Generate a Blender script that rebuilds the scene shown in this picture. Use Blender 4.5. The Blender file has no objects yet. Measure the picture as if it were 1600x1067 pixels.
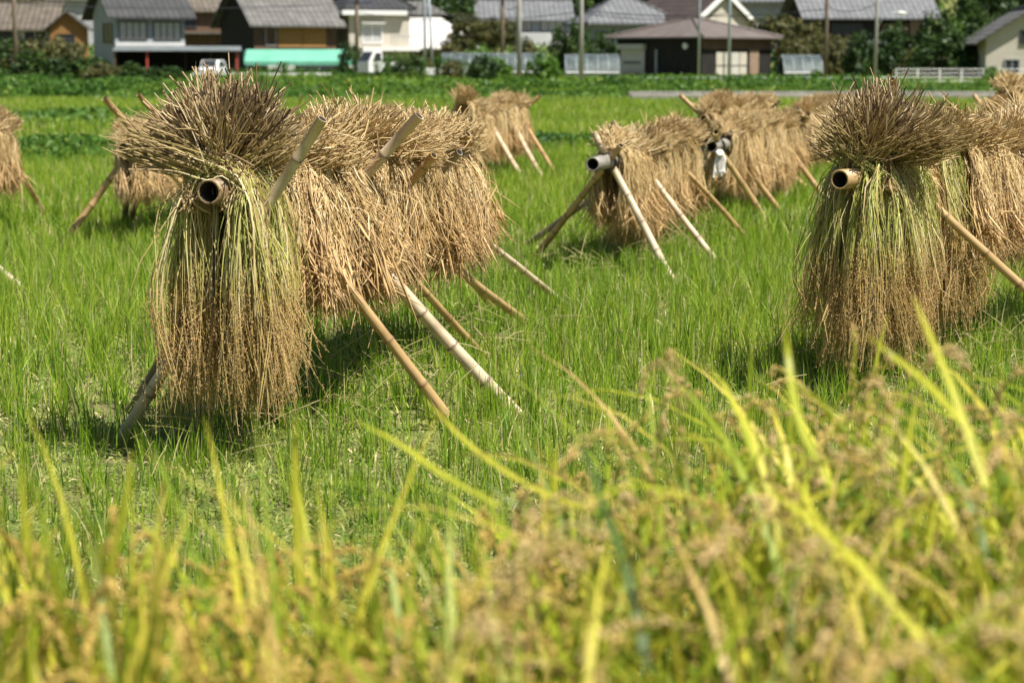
import bpy, math, random
import numpy as np
from mathutils import Vector, Matrix

S = bpy.context.scene
COL = S.collection
R = math.radians

# ------------------------------------------------------------------ camera
FPX, CX, CY, HOR, CAMZ = 70 / 36 * 1600, 800.0, 533.5, 95.0, 1.7
PITCH = math.atan((CY - HOR) / FPX)
cam_d = bpy.data.cameras.new('camera')
cam = bpy.data.objects.new('camera', cam_d)
COL.objects.link(cam)
cam.location = (0, 0, CAMZ)
cam.rotation_euler = (math.pi / 2 - PITCH, 0, 0)
cam_d.lens, cam_d.sensor_width, cam_d.clip_end, cam_d.clip_start = 70, 36, 2000, 0.05
cam_d.dof.use_dof = True
cam_d.dof.focus_distance = 9.4
cam_d.dof.aperture_fstop = 3.5
S.camera = cam

# ------------------------------------------------------------------ light
SUN_AZ = Vector((0.66, -0.52)).normalized()
SUN_EL = R(60)
w = bpy.data.worlds.new('World')
S.world = w
w.use_nodes = True
nt = w.node_tree
bg = nt.nodes['Background']
sky = nt.nodes.new('ShaderNodeTexSky')
sky.sky_type = 'NISHITA'
sky.sun_disc = False
sky.sun_elevation = SUN_EL
sky.sun_rotation = math.atan2(SUN_AZ.x, SUN_AZ.y)
nt.links.new(sky.outputs['Color'], bg.inputs['Color'])
bg.inputs['Strength'].default_value = 0.05
sl = bpy.data.lights.new('sun', 'SUN')
sl.energy = 5.0
sl.angle = R(0.5)
sl.color = (1.0, 0.95, 0.87)
sun = bpy.data.objects.new('sun', sl)
COL.objects.link(sun)
to_sun = Vector((SUN_AZ.x * math.cos(SUN_EL), SUN_AZ.y * math.cos(SUN_EL), math.sin(SUN_EL)))
sun.rotation_euler = to_sun.to_track_quat('Z', 'Y').to_euler()
sun.location = (20, -20, 40)
S.view_settings.view_transform = 'Standard'
S.view_settings.look = 'None'
S.view_settings.gamma = 1
S.view_settings.exposure = 0.73

# ------------------------------------------------------------------ pixel -> place
cp, sp = math.cos(PITCH), math.sin(PITCH)
def ray(px, py):
    x, y = (px - CX) / FPX, (CY - py) / FPX
    return Vector((x, cp + y * sp, -sp + y * cp))
def pd(px, py, Y):                 # the point at distance Y from the camera along the ground
    d = ray(px, py)
    return Vector((0, 0, CAMZ)) + d * (Y / d.y)
def pg(px, py, z=0.0):             # the point on the ground
    d = ray(px, py)
    return Vector((0, 0, CAMZ)) + d * ((z - CAMZ) / d.z)
def pxx(x, y, z=0.5):              # column of a point, only used to plan heights of the rice stand
    zc = y * cp - (z - CAMZ) * sp
    return CX + FPX * x / zc

def ground_z(x, y):
    y = np.asarray(y, float)
    z = np.interp(y, [-60, 86.5, 96, 122, 160, 200, 240, 420, 900], [0, 0, 0.30, 0.62, 0.8, 3.8, 12, 75, 150])
    return z

# ------------------------------------------------------------------ mesh helpers
def mesh_np(name, V, F4=None, F3=None, attrs=None, mats=(), mi4=None, mi3=None, smooth=False):
    me = bpy.data.meshes.new(name)
    F4 = np.zeros((0, 4), np.int32) if F4 is None else np.asarray(F4, np.int32)
    F3 = np.zeros((0, 3), np.int32) if F3 is None else np.asarray(F3, np.int32)
    V = np.asarray(V, np.float32)
    me.vertices.add(len(V))
    me.vertices.foreach_set('co', V.ravel())
    nl = F4.size + F3.size
    me.loops.add(nl)
    me.loops.foreach_set('vertex_index', np.concatenate([F4.ravel(), F3.ravel()]).astype(np.int32))
    n4, n3 = len(F4), len(F3)
    me.polygons.add(n4 + n3)
    st = np.concatenate([np.arange(n4) * 4, n4 * 4 + np.arange(n3) * 3]).astype(np.int32)
    me.polygons.foreach_set('loop_start', st)
    if smooth:
        me.polygons.foreach_set('use_smooth', np.ones(n4 + n3, bool))
    for m in mats:
        me.materials.append(m)
    if mi4 is not None or mi3 is not None:
        a = np.zeros(n4, np.int32) if mi4 is None else np.asarray(mi4, np.int32)
        b = np.zeros(n3, np.int32) if mi3 is None else np.asarray(mi3, np.int32)
        me.polygons.foreach_set('material_index', np.concatenate([a, b]))
    for k, v in (attrs or {}).items():
        at = me.attributes.new(k, 'FLOAT', 'POINT')
        at.data.foreach_set('value', np.asarray(v, np.float32))
    me.update(calc_edges=True)
    me.validate()
    return me

class Acc:
    """collects strands, blades and grains into one mesh with per-strand colour values"""
    def __init__(s):
        s.V, s.F4, s.F3, s.m4, s.m3, s.r, s.t, s.n = [], [], [], [], [], [], [], 0
    def add(s, V, F4=None, F3=None, rnd=None, t=None, mat=0):
        V = np.asarray(V).reshape(-1, 3)
        if F4 is not None:
            s.F4.append(np.asarray(F4) + s.n); s.m4.append(np.full(len(F4), mat))
        if F3 is not None:
            s.F3.append(np.asarray(F3) + s.n); s.m3.append(np.full(len(F3), mat))
        s.V.append(V)
        s.r.append(np.broadcast_to(np.asarray(0.5 if rnd is None else rnd, float), (len(V),)))
        s.t.append(np.broadcast_to(np.asarray(0.5 if t is None else t, float), (len(V),)))
        s.n += len(V)
    def mesh(s, name, mats, smooth=False):
        F4 = np.concatenate(s.F4) if s.F4 else None
        F3 = np.concatenate(s.F3) if s.F3 else None
        return mesh_np(name, np.concatenate(s.V), F4, F3, {'rnd': np.concatenate(s.r), 't': np.concatenate(s.t)}, mats,
                       np.concatenate(s.m4) if s.m4 else None, np.concatenate(s.m3) if s.m3 else None, smooth)

def catmull(P, K):
    N, M, _ = P.shape
    Q = np.concatenate([2 * P[:, :1] - P[:, 1:2], P, 2 * P[:, -1:] - P[:, -2:-1]], 1)
    u = np.linspace(0, M - 1 - 1e-6, K)
    i = u.astype(int); f = (u - i)[None, :, None]
    a, b, c, d = Q[:, i], Q[:, i + 1], Q[:, i + 2], Q[:, i + 3]
    return 0.5 * (2 * b + (c - a) * f + (2 * a - 5 * b + 4 * c - d) * f ** 2 + (3 * b - a - 3 * c + d) * f ** 3)

def norm(v):
    return v / np.maximum(np.linalg.norm(v, axis=-1, keepdims=True), 1e-9)

def add_tubes(acc, P, rad, rng, sides=3, rnd=None, mat=0):
    N, K, _ = P.shape
    T = norm(np.gradient(P, axis=1))
    ref = norm(rng.normal(size=(N, 1, 3)))
    U = norm(np.cross(T, np.broadcast_to(ref, T.shape)))
    W = np.cross(T, U)
    a = np.arange(sides) * 2 * np.pi / sides
    V = P[:, :, None] + (U[:, :, None] * np.cos(a)[None, None, :, None] + W[:, :, None] * np.sin(a)[None, None, :, None]) * rad[:, :, None, None]
    base = (np.arange(N) * K * sides)[:, None, None] + (np.arange(K - 1) * sides)[None, :, None]
    j = np.arange(sides); j2 = (j + 1) % sides
    F = np.stack([base + j, base + j2, base + j2 + sides, base + j + sides], -1).reshape(-1, 4)
    r = rng.random(N) if rnd is None else rnd
    t = np.broadcast_to(np.linspace(0, 1, K)[None, :, None], (N, K, sides)).ravel()
    acc.add(V, F4=F, rnd=np.repeat(r, K * sides), t=t, mat=mat)

def add_ribbons(acc, P, wid, rng, side=None, rnd=None, mat=0):
    N, K, _ = P.shape
    if side is None:
        T = norm(P[:, -1] - P[:, 0])
        side = norm(np.cross(T, rng.normal(size=(N, 3))))
    h = side[:, None, :] * wid[:, :, None] * 0.5
    V = np.stack([P - h, P + h], 2)
    base = (np.arange(N) * K * 2)[:, None] + (np.arange(K - 1) * 2)[None, :]
    F = np.stack([base, base + 1, base + 3, base + 2], -1).reshape(-1, 4)
    r = rng.random(N) if rnd is None else rnd
    t = np.broadcast_to(np.linspace(0, 1, K)[None, :, None], (N, K, 2)).ravel()
    acc.add(V, F4=F, rnd=np.repeat(r, K * 2), t=t, mat=mat)

OCT = np.array([[0, 0, 1], [1, 0, 0], [0, 1, 0], [-1, 0, 0], [0, -1, 0], [0, 0, -1]], float)
OCTF = np.array([[0, 1, 2], [0, 2, 3], [0, 3, 4], [0, 4, 1], [5, 2, 1], [5, 3, 2], [5, 4, 3], [5, 1, 4]])
def add_grains(acc, C, D, rad, length, rng, rnd, mat=0):
    N = len(C)
    D = norm(D)
    U = norm(np.cross(D, rng.normal(size=(N, 3))))
    W = np.cross(D, U)
    V = C[:, None] + OCT[None, :, 0:1] * U[:, None] * rad + OCT[None, :, 1:2] * W[:, None] * rad + OCT[None, :, 2:3] * D[:, None] * length
    F = (OCTF[None] + (np.arange(N) * 6)[:, None, None]).reshape(-1, 3)
    acc.add(V, F3=F, rnd=np.repeat(rnd, 6), t=1.0, mat=mat)

def link(name, me, parent=None):
    o = bpy.data.objects.new(name, me)
    COL.objects.link(o)
    if parent is not None:
        o.parent = parent
    return o
def tag(o, label, cat, group=None, kind=None):
    o['label'] = label
    o['category'] = cat
    if group: o['group'] = group
    if kind: o['kind'] = kind
    return o
def struct(o, kind='structure'):
    o['kind'] = kind
    return o
def thing(name, label, cat, loc=(0, 0, 0), rz=0.0, group=None):
    o = bpy.data.objects.new(name, None)
    COL.objects.link(o)
    o.empty_display_size = 0.2
    o.location = loc
    o.rotation_euler = (0, 0, rz)
    return tag(o, label, cat, group)

class MB:
    """hard surfaces: boxes, prisms, tubes collected into one mesh"""
    def __init__(s): s.V, s.F = [], []
    def poly(s, V, F):
        n = len(s.V)
        s.V += [tuple(v) for v in V]
        s.F += [tuple(i + n for i in f) for f in F]
        return s
    def box(s, x0, x1, y0, y1, z0, z1):
        V = [(x0, y0, z0), (x1, y0, z0), (x1, y1, z0), (x0, y1, z0), (x0, y0, z1), (x1, y0, z1), (x1, y1, z1), (x0, y1, z1)]
        return s.poly(V, [(0, 3, 2, 1), (4, 5, 6, 7), (0, 1, 5, 4), (1, 2, 6, 5), (2, 3, 7, 6), (3, 0, 4, 7)])
    def prism(s, prof, axis, a, b):
        """closed profile of (u, z) pairs pulled along axis x or y from a to b"""
        n = len(prof)
        if axis == 'x':
            V = [(a, u, z) for u, z in prof] + [(b, u, z) for u, z in prof]
        else:
            V = [(u, a, z) for u, z in prof] + [(u, b, z) for u, z in prof]
        F = [tuple(range(n)), tuple(range(2 * n - 1, n - 1, -1))]
        F += [(i, i + n, (i + 1) % n + n, (i + 1) % n) for i in range(n)]
        return s.poly(V, F)
    def tube(s, pts, r, n=8, caps=True):
        pts = [Vector(p) for p in pts]
        rr = r if isinstance(r, (list, tuple)) else [r] * len(pts)
        V, F = [], []
        for i, p in enumerate(pts):
            t = (pts[min(i + 1, len(pts) - 1)] - pts[max(i - 1, 0)]).normalized()
            u = t.cross(Vector((0.13, 0.27, 0.95)))
            if u.length < 0.05: u = t.cross(Vector((1, 0, 0)))
            u.normalize(); v = t.cross(u)
            V += [p + (u * math.cos(2 * math.pi * k / n) + v * math.sin(2 * math.pi * k / n)) * rr[i] for k in range(n)]
        for i in range(len(pts) - 1):
            F += [(i * n + k, i * n + (k + 1) % n, (i + 1) * n + (k + 1) % n, (i + 1) * n + k) for k in range(n)]
        if caps:
            F += [tuple(range(n - 1, -1, -1)), tuple(range((len(pts) - 1) * n, len(pts) * n))]
        return s.poly(V, F)
    def build(s, name, mat, parent=None, bevel=0.0, smooth=False):
        me = bpy.data.meshes.new(name)
        me.from_pydata(s.V, [], s.F)
        import bmesh
        bm = bmesh.new(); bm.from_mesh(me)
        bmesh.ops.recalc_face_normals(bm, faces=bm.faces)
        bm.to_mesh(me); bm.free()
        if smooth:
            for p in me.polygons: p.use_smooth = True
        me.materials.append(mat)
        o = link(name, me, parent)
        if bevel:
            b = o.modifiers.new('bevel', 'BEVEL'); b.width = bevel; b.segments = 2; b.limit_method = 'ANGLE'
        return o

# ------------------------------------------------------------------ materials
def new_mat(name):
    m = bpy.data.materials.new(name)
    m.use_nodes = True
    n = m.node_tree.nodes
    return m, n, m.node_tree.links, n['Principled BSDF']
def ramp_node(n, stops):
    r = n.new('ShaderNodeValToRGB')
    e = r.color_ramp.elements
    while len(e) < len(stops): e.new(0.5)
    for i, (p, c) in enumerate(stops):
        e[i].position = p
        e[i].color = (*c, 1)
    return r
def mat_strand(name, stops, tip=None, rough=0.55, trans=0.0, spec=0.3, base=None):
    """colour picked per strand; tip=(start, colour, amount) recolours towards the tip, base likewise towards the root"""
    m, n, l, b = new_mat(name)
    a = n.new('ShaderNodeAttribute'); a.attribute_name = 'rnd'
    r = ramp_node(n, stops)
    l.new(a.outputs['Fac'], r.inputs['Fac'])
    colr = r.outputs['Color']
    ta = None
    for which in (base, tip):
        if which is None: continue
        if ta is None:
            ta = n.new('ShaderNodeAttribute'); ta.attribute_name = 't'
        mr = n.new('ShaderNodeMapRange')
        mr.inputs['From Min'].default_value, mr.inputs['From Max'].default_value = which[0]
        mr.inputs['To Max'].default_value = which[2]
        l.new(ta.outputs['Fac'], mr.inputs['Value'])
        mx = n.new('ShaderNodeMix'); mx.data_type = 'RGBA'
        mx.inputs[7].default_value = (*which[1], 1)
        l.new(mr.outputs['Result'], mx.inputs[0]); l.new(colr, mx.inputs[6])
        colr = mx.outputs[2]
    l.new(colr, b.inputs['Base Color'])
    b.inputs['Roughness'].default_value = rough
    b.inputs['Specular IOR Level'].default_value = spec
    if trans:
        t = n.new('ShaderNodeBsdfTranslucent')
        l.new(colr, t.inputs['Color'])
        x = n.new('ShaderNodeMixShader'); x.inputs[0].default_value = trans
        l.new(b.outputs[0], x.inputs[1]); l.new(t.outputs[0], x.inputs[2])
        l.new(x.outputs[0], n['Material Output'].inputs['Surface'])
    return m
def mat_noise(name, c1, c2, scale=4.0, rough=0.8, detail=4, bump=0.0, c3=None, scale2=None, spec=0.3, stretch=None, coords='Object'):
    m, n, l, b = new_mat(name)
    tc = n.new('ShaderNodeTexCoord')
    src = tc.outputs[coords]
    if stretch:
        mp = n.new('ShaderNodeMapping'); mp.inputs['Scale'].default_value = stretch
        l.new(src, mp.inputs['Vector']); src = mp.outputs['Vector']
    nz = n.new('ShaderNodeTexNoise'); nz.inputs['Scale'].default_value = scale; nz.inputs['Detail'].default_value = detail
    nz.inputs['Roughness'].default_value = 0.65
    l.new(src, nz.inputs['Vector'])
    r = ramp_node(n, [(0.34, c1), (0.66, c2)])
    l.new(nz.outputs['Fac'], r.inputs['Fac'])
    out = r.outputs['Color']
    if c3 is not None:
        nz2 = n.new('ShaderNodeTexNoise'); nz2.inputs['Scale'].default_value = scale2; nz2.inputs['Detail'].default_value = 3
        l.new(src, nz2.inputs['Vector'])
        r2 = ramp_node(n, [(0.48, (0, 0, 0)), (0.62, (1, 1, 1))])
        l.new(nz2.outputs['Fac'], r2.inputs['Fac'])
        mx = n.new('ShaderNodeMix'); mx.data_type = 'RGBA'; mx.inputs[7].default_value = (*c3, 1)
        l.new(r2.outputs['Color'], mx.inputs[0]); l.new(out, mx.inputs[6]); out = mx.outputs[2]
    l.new(out, b.inputs['Base Color'])
    b.inputs['Roughness'].default_value = rough
    b.inputs['Specular IOR Level'].default_value = spec
    if bump:
        bp = n.new('ShaderNodeBump'); bp.inputs['Strength'].default_value = bump; bp.inputs['Distance'].default_value = 0.02
        l.new(nz.outputs['Fac'], bp.inputs['Height']); l.new(bp.outputs['Normal'], b.inputs['Normal'])
    return m
def mat_roof(name, c1, c2, pitch=0.28, rows=0.3, axis='x', rough=0.6, metal=False):
    """roof covering: rolls running down the slope, courses across it"""
    m, n, l, b = new_mat(name)
    tc = n.new('ShaderNodeTexCoord')
    sx = n.new('ShaderNodeSeparateXYZ'); l.new(tc.outputs['Object'], sx.inputs[0])
    def saw(o, p):
        d = n.new('ShaderNodeMath'); d.operation = 'DIVIDE'; d.inputs[1].default_value = p; l.new(o, d.inputs[0])
        f = n.new('ShaderNodeMath'); f.operation = 'FRACT'; l.new(d.outputs[0], f.inputs[0])
        return f.outputs[0]
    A, B = (sx.outputs[0], sx.outputs[1]) if axis == 'x' else (sx.outputs[1], sx.outputs[0])
    u, v = saw(A, pitch), saw(B, rows)
    ru = ramp_node(n, [(0.0, (0.25,) * 3), (0.3, (1,) * 3)] if not metal else [(0.0, (0.5,) * 3), (0.12, (1,) * 3)])
    rv = ramp_node(n, [(0.0, (0.35,) * 3), (0.25, (1,) * 3)] if not metal else [(0.0, (1,) * 3), (1.0, (1,) * 3)])
    l.new(u, ru.inputs[0]); l.new(v, rv.inputs[0])
    nz = n.new('ShaderNodeTexNoise'); nz.inputs['Scale'].default_value = 1.3; nz.inputs['Detail'].default_value = 6
    l.new(tc.outputs['Object'], nz.inputs['Vector'])
    rc = ramp_node(n, [(0.3, c1), (0.7, c2)]); l.new(nz.outputs['Fac'], rc.inputs[0])
    h = n.new('ShaderNodeMath'); h.operation = 'MULTIPLY'; l.new(ru.outputs[0], h.inputs[0]); l.new(rv.outputs[0], h.inputs[1])
    mx = n.new('ShaderNodeMix'); mx.data_type = 'RGBA'; mx.blend_type = 'MULTIPLY'; mx.inputs[0].default_value = 0.92
    l.new(rc.outputs[0], mx.inputs[6]); l.new(h.outputs[0], mx.inputs[7])
    l.new(mx.outputs[2], b.inputs['Base Color'])
    bp = n.new('ShaderNodeBump'); bp.inputs['Strength'].default_value = 0.6; bp.inputs['Distance'].default_value = 0.05
    l.new(h.outputs[0], bp.inputs['Height']); l.new(bp.outputs[0], b.inputs['Normal'])
    b.inputs['Roughness'].default_value = rough
    return m
def mat_plain(name, c, rough=0.5, spec=0.4, metallic=0.0, var=0.12, scale=3.0):
    m = mat_noise(name, tuple(x * (1 - var) for x in c), tuple(min(1, x * (1 + var)) for x in c), scale, rough, spec=spec)
    m.node_tree.nodes['Principled BSDF'].inputs['Metallic'].default_value = metallic
    return m
def mat_bamboo(name, c1, c2, ring):
    m, n, l, b = new_mat(name)
    tc = n.new('ShaderNodeTexCoord')
    mp = n.new('ShaderNodeMapping'); mp.inputs['Scale'].default_value = (30, 30, 2.2)
    l.new(tc.outputs['Object'], mp.inputs['Vector'])
    nz = n.new('ShaderNodeTexNoise'); nz.inputs['Scale'].default_value = 1.0; nz.inputs['Detail'].default_value = 5
    l.new(mp.outputs[0], nz.inputs['Vector'])
    r = ramp_node(n, [(0.3, c1), (0.7, c2)]); l.new(nz.outputs['Fac'], r.inputs[0])
    nz2 = n.new('ShaderNodeTexNoise'); nz2.inputs['Scale'].default_value = 5.0; nz2.inputs['Detail'].default_value = 6
    l.new(tc.outputs['Object'], nz2.inputs['Vector'])
    rs = ramp_node(n, [(0.50, (0, 0, 0)), (0.70, (0.8,) * 3)]); l.new(nz2.outputs['Fac'], rs.inputs[0])
    mz = n.new('ShaderNodeMix'); mz.data_type = 'RGBA'; mz.inputs[7].default_value = (c1[0] * .42, c1[1] * .4, c1[2] * .42, 1)
    l.new(rs.outputs[0], mz.inputs[0]); l.new(r.outputs[0], mz.inputs[6])
    a = n.new('ShaderNodeAttribute'); a.attribute_name = 't'
    mx = n.new('ShaderNodeMix'); mx.data_type = 'RGBA'; mx.inputs[7].default_value = (*ring, 1)
    l.new(a.outputs['Fac'], mx.inputs[0]); l.new(mz.outputs[2], mx.inputs[6])
    l.new(mx.outputs[2], b.inputs['Base Color'])
    b.inputs['Roughness'].default_value = 0.48
    return m

M = {}
STRAW = [(0.0, (0.13, 0.08, 0.035)), (0.16, (0.29, 0.18, 0.08)), (0.42, (0.60, 0.42, 0.185)), (0.7, (0.78, 0.59, 0.30)), (1.0, (0.88, 0.75, 0.48))]
M['straw'] = mat_strand('dry_straw', STRAW, tip=((0.74, 0.92), (0.60, 0.385, 0.175), 0.5), base=((0.20, 0.0), (0.34, 0.235, 0.11), 0.35), rough=0.5, trans=0.04)
M['straw_leaf'] = mat_strand('dry_straw_leaf', [(0, (0.42, 0.29, 0.12)), (0.6, (0.60, 0.45, 0.20)), (1, (0.76, 0.64, 0.38))], rough=0.55, trans=0.25)
M['green_straw'] = mat_strand('greenish_straw', [(0, (0.14, 0.16, 0.03)), (0.3, (0.36, 0.39, 0.08)), (0.55, (0.55, 0.54, 0.15)), (0.75, (0.66, 0.55, 0.26)), (1, (0.80, 0.70, 0.42))],
                              tip=((0.76, 0.88), (0.52, 0.35, 0.14), 0.8), base=((0.34, 0.14), (0.36, 0.245, 0.12), 0.85), rough=0.5, trans=0.06)
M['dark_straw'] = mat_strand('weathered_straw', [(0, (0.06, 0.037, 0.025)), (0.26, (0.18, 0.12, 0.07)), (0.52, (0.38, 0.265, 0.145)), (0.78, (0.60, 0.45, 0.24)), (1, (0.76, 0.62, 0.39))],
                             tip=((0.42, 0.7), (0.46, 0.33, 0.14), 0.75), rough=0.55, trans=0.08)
M['grain'] = mat_strand('rice_grain', [(0, (0.34, 0.21, 0.08)), (0.5, (0.60, 0.37, 0.155)), (1, (0.76, 0.54, 0.28))], rough=0.5, trans=0.05)
M['grass'] = mat_strand('young_rice_blade', [(0, (0.045, 0.115, 0.010)), (0.36, (0.165, 0.305, 0.022)), (0.7, (0.32, 0.45, 0.035)), (0.92, (0.46, 0.52, 0.08)), (1, (0.64, 0.56, 0.28))],
                        rough=0.45, trans=0.38, spec=0.35)
M['litter'] = mat_strand('field_litter', [(0, (0.08, 0.15, 0.02)), (0.5, (0.23, 0.30, 0.05)), (0.72, (0.38, 0.37, 0.11)), (1, (0.64, 0.54, 0.30))], rough=0.7, trans=0.25)
M['weed'] = mat_strand('weed_leaf', [(0, (0.03, 0.085, 0.012)), (0.5, (0.08, 0.18, 0.022)), (0.85, (0.17, 0.28, 0.035)), (1, (0.30, 0.34, 0.07))], rough=0.5, trans=0.35)
M['fg_leaf'] = mat_strand('ripening_leaf', [(0, (0.035, 0.085, 0.006)), (0.25, (0.15, 0.24, 0.013)), (0.55, (0.40, 0.45, 0.03)), (0.85, (0.66, 0.58, 0.07)), (1, (0.55, 0.39, 0.14))],
                          rough=0.45, trans=0.34, spec=0.3)
M['fg_grain'] = mat_strand('ripening_grain', [(0, (0.42, 0.26, 0.06)), (0.45, (0.80, 0.58, 0.16)), (0.6, (0.60, 0.41, 0.15)), (1, (0.76, 0.56, 0.28))], rough=0.5, trans=0.15)
M['leaf_dark'] = mat_strand('evergreen_leaf', [(0, (0.012, 0.032, 0.008)), (0.5, (0.035, 0.075, 0.015)), (1, (0.085, 0.14, 0.025))], rough=0.5, trans=0.25)
M['leaf_olive'] = mat_strand('olive_leaf', [(0, (0.04, 0.05, 0.015)), (0.5, (0.10, 0.105, 0.03)), (1, (0.19, 0.17, 0.06))], rough=0.55, trans=0.25)
M['leaf_bright'] = mat_strand('bright_leaf', [(0, (0.03, 0.09, 0.01)), (0.5, (0.09, 0.20, 0.02)), (1, (0.19, 0.31, 0.04))], rough=0.5, trans=0.3)
M['bark'] = mat_noise('bark', (0.05, 0.035, 0.022), (0.12, 0.09, 0.06), 9, 0.9, bump=0.4)
M['ground'] = mat_noise('field_soil', (0.10, 0.135, 0.03), (0.23, 0.245, 0.07), 5.5, 0.95, detail=8, bump=0.7, c3=(0.17, 0.155, 0.065), scale2=2.3)
M['bamboo'] = mat_bamboo('bamboo', (0.40, 0.25, 0.10), (0.58, 0.40, 0.19), (0.20, 0.12, 0.05))
M['bamboo_pale'] = mat_bamboo('pale_bamboo', (0.50, 0.37, 0.21), (0.74, 0.63, 0.45), (0.16, 0.11, 0.07))
M['bamboo_grey'] = mat_bamboo('grey_bamboo', (0.19, 0.175, 0.145), (0.33, 0.305, 0.255), (0.16, 0.14, 0.11))
M['bamboo_brown'] = mat_bamboo('brown_bamboo', (0.25, 0.16, 0.075), (0.38, 0.26, 0.13), (0.12, 0.075, 0.035))
M['bamboo_dark'] = mat_bamboo('dark_bamboo', (0.13, 0.10, 0.065), (0.24, 0.19, 0.12), (0.07, 0.05, 0.035))
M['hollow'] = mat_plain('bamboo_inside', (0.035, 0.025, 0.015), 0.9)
M['cord'] = mat_plain('black_cord', (0.012, 0.013, 0.018), 0.7)
M['cloth'] = mat_noise('white_cloth', (0.66, 0.62, 0.58), (0.82, 0.78, 0.74), 12, 0.9, bump=0.3)

# ------------------------------------------------------------------ ground
def build_ground():
    xs = np.concatenate([np.linspace(-260, -40, 12), np.linspace(-36, 36, 73), np.linspace(40, 260, 12)])
    ys = np.concatenate([np.linspace(-40, 0, 5), np.linspace(1, 40, 79), np.linspace(41, 110, 70), np.linspace(115, 420, 62), [600, 900]])
    X, Y = np.meshgrid(xs, ys)
    rng = np.random.default_rng(3)
    Z = ground_z(X, Y) + 0.012 * rng.normal(size=X.shape) * (Y < 60)
    V = np.stack([X, Y, Z], -1).reshape(-1, 3)
    nx, ny = len(xs), len(ys)
    i = (np.arange(ny - 1)[:, None] * nx + np.arange(nx - 1)[None]).ravel()
    F = np.stack([i, i + 1, i + 1 + nx, i + nx], -1)
    struct(link('ground', mesh_np('ground', V, F, mats=[M['ground']], smooth=True)))
build_ground()

# ------------------------------------------------------------------ grass of the field
def patch(x, y):
    return 0.5 + 0.25 * np.sin(x * 0.9 + 1.7 * np.sin(y * 0.31)) + 0.25 * np.sin(y * 0.55 + 1.3 * np.sin(x * 0.43 + 2))
def blades_at(acc, x, y, z, h, wd, rng, rnd, lean=0.28, K=4, mat=0):
    N = len(x)
    az = rng.random(N) * 2 * np.pi
    ln = np.abs(rng.normal(0, lean, N)) * h
    dx, dy = np.cos(az) * ln, np.sin(az) * ln
    f = np.linspace(0, 1, K)
    P = np.stack([x[:, None] + dx[:, None] * f ** 1.9, y[:, None] + dy[:, None] * f ** 1.9, z[:, None] + h[:, None] * (f - 0.12 * (ln / h)[:, None] * f ** 2)], -1)
    wv = wd[:, None] * np.array([0.75, 1.0, 0.7, 0.05] if K == 4 else np.interp(f, [0, .3, .7, 1], [.75, 1, .7, .05]))[None]
    sa = rng.random(N) * 2 * np.pi
    side = np.stack([np.cos(sa), np.sin(sa), np.zeros(N)], -1)
    add_ribbons(acc, P, wv, rng, side, rnd, mat)
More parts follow.
